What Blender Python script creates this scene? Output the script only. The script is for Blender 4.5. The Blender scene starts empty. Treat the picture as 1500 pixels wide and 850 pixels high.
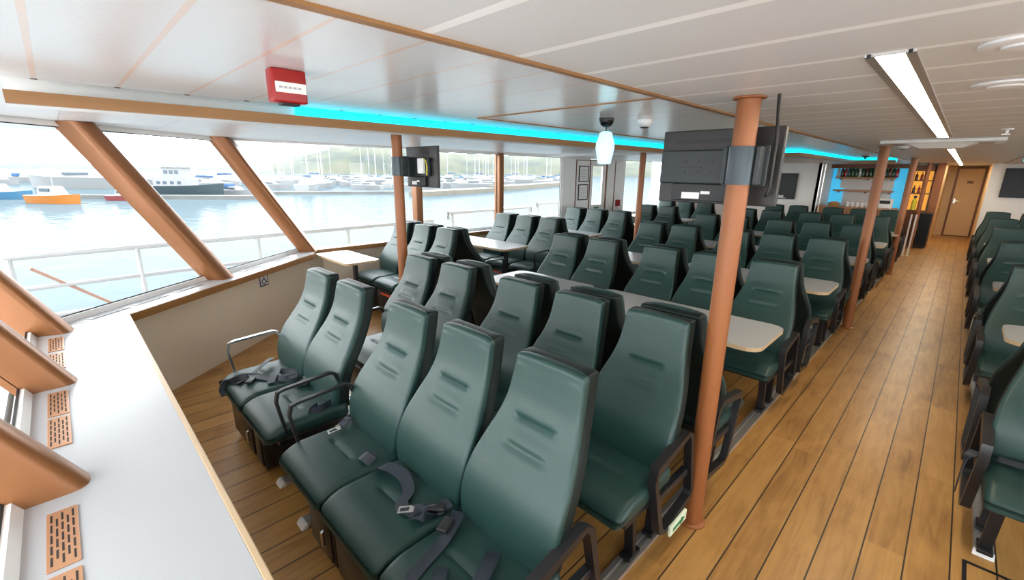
import bpy, bmesh, math, random
from mathutils import Vector, Matrix
random.seed(7)
PI = math.pi
C = bpy.context.scene.collection

# ------------------------------------------------------------------ materials
def nt(name):
    m = bpy.data.materials.new(name); m.use_nodes = True
    n = m.node_tree.nodes; l = m.node_tree.links
    return m, n, l, n['Principled BSDF']

def mat(name, col, rough=.5, metal=0., spec=.5, noise=0., nscale=8., bump=0., bscale=60., emit=None, estr=0., coat=0.):
    m, n, l, b = nt(name)
    b.inputs['Base Color'].default_value = (*col, 1)
    b.inputs['Roughness'].default_value = rough
    b.inputs['Metallic'].default_value = metal
    b.inputs['Specular IOR Level'].default_value = spec
    if coat: b.inputs['Coat Weight'].default_value = coat
    tc = n.new('ShaderNodeTexCoord')
    if noise:
        t = n.new('ShaderNodeTexNoise'); t.inputs['Scale'].default_value = nscale; t.inputs['Detail'].default_value = 4
        l.new(tc.outputs['Object'], t.inputs['Vector'])
        mx = n.new('ShaderNodeMix'); mx.data_type = 'RGBA'
        mx.inputs[6].default_value = (*[c*(1-noise) for c in col], 1)
        mx.inputs[7].default_value = (*[min(1, c*(1+noise)) for c in col], 1)
        l.new(t.outputs['Fac'], mx.inputs[0]); l.new(mx.outputs[2], b.inputs['Base Color'])
    if bump:
        t2 = n.new('ShaderNodeTexNoise'); t2.inputs['Scale'].default_value = bscale; t2.inputs['Detail'].default_value = 3
        l.new(tc.outputs['Object'], t2.inputs['Vector'])
        bp = n.new('ShaderNodeBump'); bp.inputs['Strength'].default_value = bump; bp.inputs['Distance'].default_value = .002
        l.new(t2.outputs['Fac'], bp.inputs['Height']); l.new(bp.outputs['Normal'], b.inputs['Normal'])
    if emit:
        b.inputs['Emission Color'].default_value = (*emit, 1); b.inputs['Emission Strength'].default_value = estr
    return m

def math_node(n, l, op, a, b=None, clamp=False):
    k = n.new('ShaderNodeMath'); k.operation = op; k.use_clamp = clamp
    for i, v in enumerate((a, b)):
        if v is None: continue
        if isinstance(v, (int, float)): k.inputs[i].default_value = v
        else: l.new(v, k.inputs[i])
    return k.outputs[0]

def seam_mat(name, base, seam, axis, start, pitch, width, rough=.3, spec=.5):
    """panelled lining with a jointing profile every `pitch` metres along one axis"""
    m, n, l, b = nt(name)
    tc = n.new('ShaderNodeTexCoord'); sp = n.new('ShaderNodeSeparateXYZ'); l.new(tc.outputs['Object'], sp.inputs[0])
    v = math_node(n, l, 'DIVIDE', math_node(n, l, 'SUBTRACT', sp.outputs[axis], start - width/2), pitch)
    f = math_node(n, l, 'FRACT', v)
    g = math_node(n, l, 'LESS_THAN', f, width/pitch)
    mx = n.new('ShaderNodeMix'); mx.data_type = 'RGBA'
    mx.inputs[6].default_value = (*base, 1); mx.inputs[7].default_value = (*seam, 1)
    l.new(g, mx.inputs[0]); l.new(mx.outputs[2], b.inputs['Base Color'])
    b.inputs['Roughness'].default_value = rough; b.inputs['Specular IOR Level'].default_value = spec
    # fine perforation and a shallow groove
    vo = n.new('ShaderNodeTexVoronoi'); vo.inputs['Scale'].default_value = 160; l.new(tc.outputs['Object'], vo.inputs['Vector'])
    h = math_node(n, l, 'ADD', math_node(n, l, 'MULTIPLY', vo.outputs['Distance'], .12), g)
    bp = n.new('ShaderNodeBump'); bp.inputs['Strength'].default_value = .35; bp.inputs['Distance'].default_value = .004
    l.new(h, bp.inputs['Height']); l.new(bp.outputs['Normal'], b.inputs['Normal'])
    return m

def floor_mat():
    m, n, l, b = nt('oak_planks')
    tc = n.new('ShaderNodeTexCoord'); sp = n.new('ShaderNodeSeparateXYZ'); l.new(tc.outputs['Object'], sp.inputs[0])
    P = .1535
    u = math_node(n, l, 'DIVIDE', math_node(n, l, 'ADD', sp.outputs[0], .487), P)
    idx = math_node(n, l, 'FLOOR', u); f = math_node(n, l, 'FRACT', u)
    edge = math_node(n, l, 'MINIMUM', f, math_node(n, l, 'SUBTRACT', 1.0, f))
    caulk = math_node(n, l, 'LESS_THAN', edge, .021)
    wn = n.new('ShaderNodeTexWhiteNoise'); wn.noise_dimensions = '1D'; l.new(idx, wn.inputs['W'])
    # plank lengths: tone changes every 1.1 m, offset per plank
    yy = math_node(n, l, 'ADD', math_node(n, l, 'DIVIDE', sp.outputs[1], 1.15), math_node(n, l, 'MULTIPLY', wn.outputs['Value'], 7.3))
    yi = math_node(n, l, 'FLOOR', yy); yf = math_node(n, l, 'FRACT', yy)
    wn2 = n.new('ShaderNodeTexWhiteNoise'); wn2.noise_dimensions = '2D'
    cb = n.new('ShaderNodeCombineXYZ'); l.new(idx, cb.inputs[0]); l.new(yi, cb.inputs[1]); l.new(cb.outputs[0], wn2.inputs['Vector'])
    # grain
    mp = n.new('ShaderNodeMapping'); mp.inputs['Scale'].default_value = (26, 2.2, 1); l.new(tc.outputs['Object'], mp.inputs['Vector'])
    ad = n.new('ShaderNodeVectorMath'); ad.operation = 'ADD'; l.new(mp.outputs[0], ad.inputs[0])
    c2 = n.new('ShaderNodeCombineXYZ'); l.new(math_node(n, l, 'MULTIPLY', wn2.outputs['Value'], 50.), c2.inputs[2]); l.new(c2.outputs[0], ad.inputs[1])
    g = n.new('ShaderNodeTexNoise'); g.inputs['Scale'].default_value = 1.; g.inputs['Detail'].default_value = 6; g.inputs['Distortion'].default_value = 1.2
    l.new(ad.outputs[0], g.inputs['Vector'])
    # blotches / knots
    mp3 = n.new('ShaderNodeMapping'); mp3.inputs['Scale'].default_value = (7, 2.6, 1); l.new(tc.outputs['Object'], mp3.inputs['Vector'])
    k = n.new('ShaderNodeTexNoise'); k.inputs['Scale'].default_value = 1.; k.inputs['Detail'].default_value = 3; k.inputs['Distortion'].default_value = .8; l.new(mp3.outputs[0], k.inputs['Vector'])
    fac = math_node(n, l, 'ADD', math_node(n, l, 'MULTIPLY', g.outputs['Fac'], .5), math_node(n, l, 'MULTIPLY', k.outputs['Fac'], .45))
    fac = math_node(n, l, 'ADD', fac, math_node(n, l, 'MULTIPLY', wn2.outputs['Value'], .16))
    cr = n.new('ShaderNodeValToRGB'); e = cr.color_ramp.elements
    e[0].position = .28; e[0].color = (.20, .088, .026, 1)
    e[1].position = .78; e[1].color = (.55, .305, .098, 1)
    x = e.new(.44); x.color = (.36, .18, .050, 1)
    x = e.new(.58); x.color = (.45, .238, .071, 1)
    l.new(fac, cr.inputs[0])
    mx = n.new('ShaderNodeMix'); mx.data_type = 'RGBA'; l.new(caulk, mx.inputs[0]); l.new(cr.outputs[0], mx.inputs[6])
    mx.inputs[7].default_value = (.025, .016, .012, 1); l.new(mx.outputs[2], b.inputs['Base Color'])
    b.inputs['Roughness'].default_value = .36; b.inputs['Specular IOR Level'].default_value = .45
    bp = n.new('ShaderNodeBump'); bp.inputs['Strength'].default_value = .3; bp.inputs['Distance'].default_value = .003
    l.new(math_node(n, l, 'SUBTRACT', math_node(n, l, 'MULTIPLY', g.outputs['Fac'], .15), caulk), bp.inputs['Height']); l.new(bp.outputs['Normal'], b.inputs['Normal'])
    return m

def wood_mat(name, c0, c1, rough=.45, scale=(3, 30, 30)):
    m, n, l, b = nt(name)
    tc = n.new('ShaderNodeTexCoord'); mp = n.new('ShaderNodeMapping'); mp.inputs['Scale'].default_value = scale
    l.new(tc.outputs['Object'], mp.inputs['Vector'])
    t = n.new('ShaderNodeTexNoise'); t.inputs['Scale'].default_value = 1.; t.inputs['Detail'].default_value = 5; l.new(mp.outputs[0], t.inputs['Vector'])
    mx = n.new('ShaderNodeMix'); mx.data_type = 'RGBA'; mx.inputs[6].default_value = (*c0, 1); mx.inputs[7].default_value = (*c1, 1)
    l.new(t.outputs['Fac'], mx.inputs[0]); l.new(mx.outputs[2], b.inputs['Base Color']); b.inputs['Roughness'].default_value = rough
    return m

def glass_mat():
    m = bpy.data.materials.new('clear_glass'); m.use_nodes = True
    n = m.node_tree.nodes; l = m.node_tree.links; n.clear()
    o = n.new('ShaderNodeOutputMaterial'); t = n.new('ShaderNodeBsdfTransparent'); t.inputs[0].default_value = (.97, .985, .985, 1)
    g = n.new('ShaderNodeBsdfGlossy'); g.inputs['Roughness'].default_value = .02
    mx = n.new('ShaderNodeMixShader'); mx.inputs[0].default_value = .010; l.new(t.outputs[0], mx.inputs[1]); l.new(g.outputs[0], mx.inputs[2]); l.new(mx.outputs[0], o.inputs[0])
    return m

def water_mat():
    m, n, l, b = nt('harbour_water')
    tc = n.new('ShaderNodeTexCoord')
    mp = n.new('ShaderNodeMapping'); mp.inputs['Scale'].default_value = (.5, 1.6, 1); mp.inputs['Rotation'].default_value = (0, 0, .75); l.new(tc.outputs['Object'], mp.inputs['Vector'])
    t = n.new('ShaderNodeTexNoise'); t.inputs['Scale'].default_value = .9; t.inputs['Detail'].default_value = 5; l.new(mp.outputs[0], t.inputs['Vector'])
    dif = n.new('ShaderNodeBsdfDiffuse'); dif.inputs[0].default_value = (.070, .092, .103, 1)
    glo = n.new('ShaderNodeBsdfGlossy'); glo.inputs['Roughness'].default_value = .06
    lw = n.new('ShaderNodeLayerWeight'); lw.inputs['Blend'].default_value = .18
    ms = n.new('ShaderNodeMixShader'); l.new(math_node(n, l, 'MULTIPLY', lw.outputs['Fresnel'], .20), ms.inputs[0]); l.new(dif.outputs[0], ms.inputs[1]); l.new(glo.outputs[0], ms.inputs[2])
    l.new(ms.outputs[0], n['Material Output'].inputs['Surface'])
    bp = n.new('ShaderNodeBump'); bp.inputs['Strength'].default_value = .25; bp.inputs['Distance'].default_value = .25
    l.new(t.outputs['Fac'], bp.inputs['Height'])
    for k_ in (dif, glo, lw): l.new(bp.outputs['Normal'], k_.inputs['Normal'])
    return m

def hill_mat(name, a, b_, c):
    m, n, l, b = nt(name)
    tc = n.new('ShaderNodeTexCoord'); t = n.new('ShaderNodeTexNoise'); t.inputs['Scale'].default_value = .045; t.inputs['Detail'].default_value = 8
    l.new(tc.outputs['Object'], t.inputs['Vector'])
    cr = n.new('ShaderNodeValToRGB'); e = cr.color_ramp.elements
    e[0].position = .36; e[0].color = (*a, 1); e[1].position = .66; e[1].color = (*c, 1); x = e.new(.5); x.color = (*b_, 1)
    l.new(t.outputs['Fac'], cr.inputs[0]); l.new(cr.outputs[0], b.inputs['Base Color']); b.inputs['Roughness'].default_value = .9
    return m

M = {}
M['floor'] = floor_mat()
M['ceil_main'] = seam_mat('ceiling_panels_main', (.74, .735, .73), (.98, .98, .97), 1, .95, .2985, .030, rough=.42)
M['ceil_side'] = seam_mat('ceiling_panels_side', (.71, .70, .70), (.75, .59, .50), 1, .015, .2255, .014, rough=.19, spec=.65)
M['soffit'] = seam_mat('soffit_panels', (.78, .78, .78), (.55, .53, .52), 1, .1, .60, .006, rough=.3)
M['white'] = mat('white_paint', (.87, .87, .86), .45, noise=.02)
M['white_lam'] = mat('white_laminate', (.42, .428, .44), .32, noise=.015, nscale=3)
M['beige'] = mat('beige_panel', (.86, .755, .615), .5, noise=.03, nscale=2)
M['tan'] = mat('tan_panel', (.74, .57, .35), .5, noise=.03, nscale=2)
M['oak_edge'] = wood_mat('oak_edge', (.46, .32, .18), (.56, .41, .26), .4)
M['brown_wood'] = wood_mat('brown_wood', (.27, .125, .040), (.36, .175, .058), .4, (1.5, 2, 40))
M['dark_wood'] = wood_mat('dark_wood', (.14, .06, .03), (.22, .10, .05), .4)
M['bar_wood'] = wood_mat('bar_wood', (.40, .19, .09), (.52, .27, .13), .4)
M['copper'] = mat('copper_coating', (.265, .104, .036), .34, metal=.3, spec=.6, noise=.04, nscale=5)
M['copper_pole'] = mat('copper_pole_coating', (.30, .102, .032), .42, metal=.1, spec=.5, noise=.03, nscale=5)
M['vent_plate'] = mat('vent_plate_copper', (.50, .26, .14), .35, metal=.35)
M['vent_grey'] = mat('vent_plate_grey', (.42, .42, .44), .4, metal=.3)
M['slot'] = mat('slot_dark', (.02, .013, .01), .8)
M['leather'] = mat('green_leather', (.0125, .043, .0385), .44, spec=.5, noise=.10, nscale=9, bump=.25, bscale=160)
M['leather_shaded'] = mat('shaded_dark_green_leather', (.005, .0115, .0105), .5, spec=.28, noise=.1, bump=.2, bscale=160)  # dark shell colour that also holds the shade on the seat sides
M['black'] = mat('black_metal', (.012, .012, .014), .38, spec=.5)
M['black_plastic'] = mat('black_plastic', (.016, .016, .018), .5)
M['locker'] = mat('locker_black', (.018, .015, .014), .3, spec=.5)
M['strap'] = mat('navy_webbing', (.018, .025, .038), .55, noise=.2, nscale=40)
M['chrome'] = mat('chrome', (.75, .75, .76), .2, metal=1.)
M['alu'] = mat('aluminium', (.62, .61, .60), .38, metal=.85)
M['orange'] = mat('orange_fabric', (.62, .07, .02), .6)
M['tv_grey'] = mat('tv_grey_plastic', (.020, .027, .032), .45)
M['tv_brown'] = mat('tv_frame_plastic', (.022, .019, .019), .4)
M['clamp'] = mat('clamp_black_steel', (.03, .04, .048), .22, metal=.5)
M['screen'] = mat('tv_screen', (.006, .007, .009), .25, spec=.3)
M['red'] = mat('red_plastic', (.33, .008, .007), .35)
M['white_plastic'] = mat('white_plastic', (.82, .82, .82), .35)
M['navy'] = mat('navy_print', (.008, .032, .085), .5)
M['sticker'] = mat('white_sticker', (.85, .86, .84), .5)
M['green_sign'] = mat('green_print', (.02, .22, .07), .5)
M['glow_sign'] = mat('pale_green_sign', (.72, .80, .62), .5)
M['gasket'] = mat('black_gasket', (.02, .02, .022), .6)
M['glass'] = glass_mat()
M['lamp'] = mat('warm_diffuser', (.9, .85, .7), .5, emit=(1., .84, .62), estr=19)
M['cyan'] = mat('cyan_led_diffuser', (.05, .5, .6), .5, emit=(.0, .46, .62), estr=1.5)
M['lantern'] = mat('frosted_lantern', (.55, .85, .92), .4, emit=(.40, .86, 1.), estr=.5)
M['orange_light'] = mat('orange_lit_panel', (.75, .35, .06), .5, emit=(1., .45, .06), estr=.36)
M['blue_light'] = mat('blue_lit_panel', (.1, .5, .7), .5, emit=(.05, .50, .85), estr=.34)
M['rail'] = mat('galvanised_rail', (.33, .335, .34), .4, metal=.2)
M['rust'] = mat('rust_primer', (.26, .15, .11), .6)
M['deck'] = mat('outer_deck_paint', (.36, .33, .32), .6)
M['foredeck'] = mat('pale_deck_paint', (.78, .71, .68), .6)
M['bounce_quay'] = mat('pale_bounce_quay', (.62, .60, .57), .8, noise=.1, nscale=.5)  # pale surface of the added quay, reflects daylight into the saloon
M['water'] = water_mat()
M['hill'] = hill_mat('green_hill', (.034, .042, .037), (.054, .060, .040), (.074, .073, .050))
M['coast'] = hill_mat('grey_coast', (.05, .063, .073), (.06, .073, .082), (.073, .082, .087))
M['hull_white'] = mat('boat_white', (.18, .184, .188), .35)
M['hull_orange'] = mat('boat_orange', (.28, .095, .010), .4)
M['hull_navy'] = mat('boat_navy', (.02, .034, .042), .4)
M['hull_blue'] = mat('boat_blue', (.03, .10, .17), .4)
M['hull_red'] = mat('boat_red', (.17, .035, .04), .4)
M['cover_blue'] = mat('boat_cover_blue', (.015, .06, .15), .7)
M['boat_window'] = mat('boat_window', (.05, .07, .09), .1)
M['mast'] = mat('mast_alu', (.22, .225, .23), .35, metal=.3)
M['pontoon'] = mat('pontoon_concrete', (.09, .09, .085), .8, noise=.15, nscale=1)
M['rock'] = mat('quay_rock', (.11, .10, .08), .9, noise=.3, nscale=.6)
M['bush'] = mat('shore_bushes', (.16, .22, .10), .9, noise=.4, nscale=1.5)
for k, c in dict(bottle_green=(.03, .10, .04), bottle_brown=(.09, .035, .015), bottle_clear=(.55, .6, .6), bottle_red=(.35, .03, .03)).items():
    M[k] = mat(k, c, .12, spec=.6)
M['yellow'] = mat('yellow_plastic', (.80, .72, .05), .4)
M['bread'] = mat('basket_wicker', (.55, .30, .10), .7)

# ------------------------------------------------------------------ mesh builder
class MB:
    def __init__(s): s.v = []; s.f = []; s.m = []; s.cur = 0
    def mt(s, i): s.cur = i; return s
    def add(s, vs, fs):
        o = len(s.v); s.v += [tuple(v) for v in vs]
        for f in fs: s.f.append(tuple(o+i for i in f)); s.m.append(s.cur)
        return s
    def box(s, x0, x1, y0, y1, z0, z1, M4=None):
        vs = [(x, y, z) for z in (z0, z1) for y in (y0, y1) for x in (x0, x1)]
        if M4 is not None: vs = [M4 @ Vector(v) for v in vs]
        return s.add(vs, [(0, 2, 3, 1), (4, 5, 7, 6), (0, 1, 5, 4), (2, 6, 7, 3), (0, 4, 6, 2), (1, 3, 7, 5)])
    def rbox(s, x0, x1, y0, y1, z0, z1, r, nx=(), ny=(), nz=(), seg=2, fn=None):
        """box with edges rounded to r; nx, ny, nz: how many cuts across the flat middle; fn moves every vertex"""
        lo = (x0, y0, z0); hi = (x1, y1, z1)
        def cuts(a, b, k):
            e = [a + r*(1-math.cos(PI/2*i/seg)) for i in range(seg)] if False else [a + r*i/seg for i in range(seg)]
            mid = [a+r + (b-a-2*r)*i/(k+1) for i in range(k+2)]
            return e + mid + [b - r*(seg-1-i)/seg for i in range(seg)]
        cs = [cuts(lo[i], hi[i], (nx, ny, nz)[i] or 0) for i in range(3)]
        idx = {}; vs = []; fs = []
        def vid(p):
            key = tuple(round(c, 6) for c in p)
            if key not in idx:
                q = [min(max(p[i], lo[i]+r), hi[i]-r) for i in range(3)]
                d = Vector([p[i]-q[i] for i in range(3)])
                w = Vector(q) + (d.normalized()*r if d.length > 1e-9 else d)
                if fn: w = Vector(fn(*w))
                idx[key] = len(vs); vs.append(w)
            return idx[key]
        for ax in range(3):
            a, b = [(1, 2), (2, 0), (0, 1)][ax]
            for side in (0, 1):
                for i in range(len(cs[a])-1):
                    for j in range(len(cs[b])-1):
                        q = []
                        for (u, w) in ((i, j), (i+1, j), (i+1, j+1), (i, j+1)):
                            p = [0, 0, 0]; p[ax] = (lo, hi)[side][ax]; p[a] = cs[a][u]; p[b] = cs[b][w]; q.append(vid(p))
                        fs.append(tuple(q) if side else tuple(reversed(q)))
        return s.add(vs, fs)
    def prism(s, poly, z0, z1, side=None):
        n = len(poly); c = s.cur
        o = len(s.v)
        s.v += [(p[0], p[1], z0) for p in poly] + [(p[0], p[1], z1) for p in poly]
        s.f.append(tuple(o+n+i for i in range(n))); s.m.append(c)
        s.f.append(tuple(o+n-1-i for i in range(n))); s.m.append(c if side is None else side)
        for i in range(n):
            j = (i+1) % n; s.f.append((o+i, o+j, o+n+j, o+n+i)); s.m.append(c if side is None else side)
        return s
    def hull(s, a, b):
        """two matching loops joined and capped"""
        n = len(a); o = len(s.v); s.v += [tuple(p) for p in a] + [tuple(p) for p in b]
        s.f.append(tuple(o+n-1-i for i in range(n))); s.f.append(tuple(o+n+i for i in range(n))); s.m += [s.cur]*2
        for i in range(n):
            j = (i+1) % n; s.f.append((o+i, o+j, o+n+j, o+n+i)); s.m.append(s.cur)
        return s
    def tube(s, pts, r, seg=10, closed=False, flat=None):
        """tube through pts; r: radius, or flat=(half width along hint, half height) with hint axis as third item"""
        pts = [Vector(p) for p in pts]; n = len(pts); rings = []
        for i, p in enumerate(pts):
            a = pts[i-1] if (i > 0 or closed) else p; b = pts[(i+1) % n] if (i < n-1 or closed) else p
            t = (b-a).normalized()
            if flat:
                h = Vector(flat[2]); u = (h - t*h.dot(t)).normalized(); w = t.cross(u)
                k = 1.0
                if (i > 0 or closed) and (i < n-1 or closed):
                    t1 = (p-a).normalized(); k = 1/max(.5, abs(t1.dot(t)))
                rings.append([p+u*flat[0]*sx+w*flat[1]*sy*k for sx, sy in ((-1, -1), (1, -1), (1, 1), (-1, 1))])
            else:
                h = Vector((0, 0, 1)) if abs(t.z) < .9 else Vector((0, 1, 0))
                u = t.cross(h).normalized(); w = u.cross(t)
                rr = r[i] if isinstance(r, (list, tuple)) else r
                rings.append([p + (u*math.cos(2*PI*j/seg)+w*math.sin(2*PI*j/seg))*rr for j in range(seg)])
        k = len(rings[0]); o = len(s.v)
        for rg in rings: s.v += [tuple(q) for q in rg]
        for i in range(n if closed else n-1):
            i2 = (i+1) % n
            for j in range(k):
                j2 = (j+1) % k; s.f.append((o+i*k+j, o+i*k+j2, o+i2*k+j2, o+i2*k+j)); s.m.append(s.cur)
        if not closed:
            s.f.append(tuple(o+k-1-j for j in range(k))); s.f.append(tuple(o+(n-1)*k+j for j in range(k))); s.m += [s.cur]*2
        return s
    def lathe(s, prof, seg=20, c=(0, 0, 0)):
        o = len(s.v); n = len(prof)
        for r, z in prof:
            for j in range(seg):
                a = 2*PI*j/seg; s.v.append((c[0]+r*math.cos(a), c[1]+r*math.sin(a), c[2]+z))
        for i in range(n-1):
            for j in range(seg):
                k = (j+1) % seg; s.f.append((o+i*seg+j, o+i*seg+k, o+(i+1)*seg+k, o+(i+1)*seg+j)); s.m.append(s.cur)
        s.f.append(tuple(o+seg-1-j for j in range(seg))); s.f.append(tuple(o+(n-1)*seg+j for j in range(seg))); s.m += [s.cur]*2
        return s
    def ribbon(s, pts, w, th=.003, side=(1, 0, 0), n=8):
        P = [Vector(p) for p in pts]; out = []
        for i in range(len(P)-1):
            p0 = P[max(0, i-1)]; p1 = P[i]; p2 = P[i+1]; p3 = P[min(len(P)-1, i+2)]
            for k in range(n):
                t = k/n
                out.append(.5*((2*p1)+(p2-p0)*t+(2*p0-5*p1+4*p2-p3)*t*t+(3*p1-p0-3*p2+p3)*t**3))
        out.append(P[-1]); o = len(s.v); m = len(out)
        for i, p in enumerate(out):
            t = (out[min(m-1, i+1)]-out[max(0, i-1)]).normalized(); sd = Vector(side[i*len(side)//m]) if isinstance(side[0], (tuple, list)) else Vector(side)
            u = (sd - t*sd.dot(t)).normalized(); nn = u.cross(t).normalized()
            s.v += [tuple(p+u*w/2+nn*th/2), tuple(p-u*w/2+nn*th/2), tuple(p-u*w/2-nn*th/2), tuple(p+u*w/2-nn*th/2)]
        for i in range(m-1):
            a = o+i*4; b = a+4
            for j in range(4):
                k = (j+1) % 4; s.f.append((a+j, a+k, b+k, b+j)); s.m.append(s.cur)
        s.f.append((o+3, o+2, o+1, o)); s.f.append((o+(m-1)*4, o+(m-1)*4+1, o+(m-1)*4+2, o+(m-1)*4+3)); s.m += [s.cur]*2
        return s
    def mesh(s, name, mats, smooth=False, bevel=0):
        me = bpy.data.meshes.new(name); me.from_pydata(s.v, [], s.f)
        for m in (mats if isinstance(mats, (list, tuple)) else [mats]): me.materials.append(M[m])
        for p, i in zip(me.polygons, s.m): p.material_index = i
        bm = bmesh.new(); bm.from_mesh(me)
        bmesh.ops.recalc_face_normals(bm, faces=bm.faces)
        if bevel:
            bmesh.ops.bevel(bm, geom=[e for e in bm.edges if e.calc_face_angle(0) > .6], offset=bevel, segments=2, affect='EDGES', profile=.7)
        bm.to_mesh(me); bm.free()
        if smooth:
            for p in me.polygons: p.use_smooth = True
            try: me.set_sharp_from_angle(angle=math.radians(40))
            except Exception: pass
        return me
    def obj(s, name, mats, parent=None, smooth=False, bevel=0, loc=None):
        return link(name, s.mesh(name, mats, smooth, bevel), parent, loc)

def link(name, me, parent=None, loc=None, rot=None):
    o = bpy.data.objects.new(name, me); C.objects.link(o)
    if parent is not None: o.parent = parent
    if loc is not None: o.location = loc
    if rot is not None: o.rotation_euler = rot
    return o
def tag(o, label, cat, group=None, kind=None):
    o['label'] = label; o['category'] = cat
    if group: o['group'] = group
    if kind: o['kind'] = kind
    return o
def thing(name, label, cat, loc=(0, 0, 0), rz=0, group=None):
    o = bpy.data.objects.new(name, None); C.objects.link(o); o.location = loc; o.rotation_euler = (0, 0, rz); o.empty_display_size = .1
    return tag(o, label, cat, group)
def struct(o, label=None, cat=None):
    o['kind'] = 'structure'
    if label: o['label'] = label; o['category'] = cat or 'structure'
    return o
def interp(tab, z):
    for (a, b), (c, d) in zip(tab, tab[1:]):
        if z <= c: 
            t = (z-a)/(c-a); t = max(0, min(1, t)); return b+(d-b)*t
    return tab[-1][1]
def smooth_tab(tab, n=60):
    """Catmull-Rom resampling of a profile table"""
    out = []
    for i in range(len(tab)-1):
        p0 = tab[max(0, i-1)]; p1 = tab[i]; p2 = tab[i+1]; p3 = tab[min(len(tab)-1, i+2)]
        for k in range(8):
            t = k/8
            out.append((p1[0]+(p2[0]-p1[0])*t, .5*(2*p1[1]+(p2[1]-p0[1])*t+(2*p0[1]-5*p1[1]+4*p2[1]-p3[1])*t*t+(3*p1[1]-p0[1]-3*p2[1]+p3[1])*t**3)))
    out.append(tab[-1]); return out

# ------------------------------------------------------------------ room dimensions
CX = -.2                       # centre line of the saloon
ZC = 2.05                      # ceiling
XP = -5.80; XS = 2*CX-XP       # port and starboard linings
YF = -.26                      # foot of the front windows
ZL = .76                       # window ledge
ZH = 2.08                      # window head
LEAN = -.72                    # how far the raked windows lean forward at the head
YB = 18.9
mx = lambda x: 2*CX-x
HALL = [(-3.95, -.02), (-5.62, 2.07)]
EDGE = [(-3.97, .205), (-5.42, 2.03)]
D = Vector((EDGE[1][0]-EDGE[0][0], EDGE[1][1]-EDGE[0][1], 0)).normalized(); N = Vector((-D.y, D.x, 0)) * 1
if N.x > 0: N = -N
G0 = Vector((-3.91, YF, 0)); G1 = Vector((XP-.03, 2.12, 0))   # foot of the angled glass

# floor
struct(MB().prism([(-3.98, -.35), (mx(-3.98), -.35), (mx(XP-.12), 2.1), (mx(XP-.12), YB), (XP-.12, YB), (XP-.12, 2.1)], -.08, 0).obj('floor', 'floor'))

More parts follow.
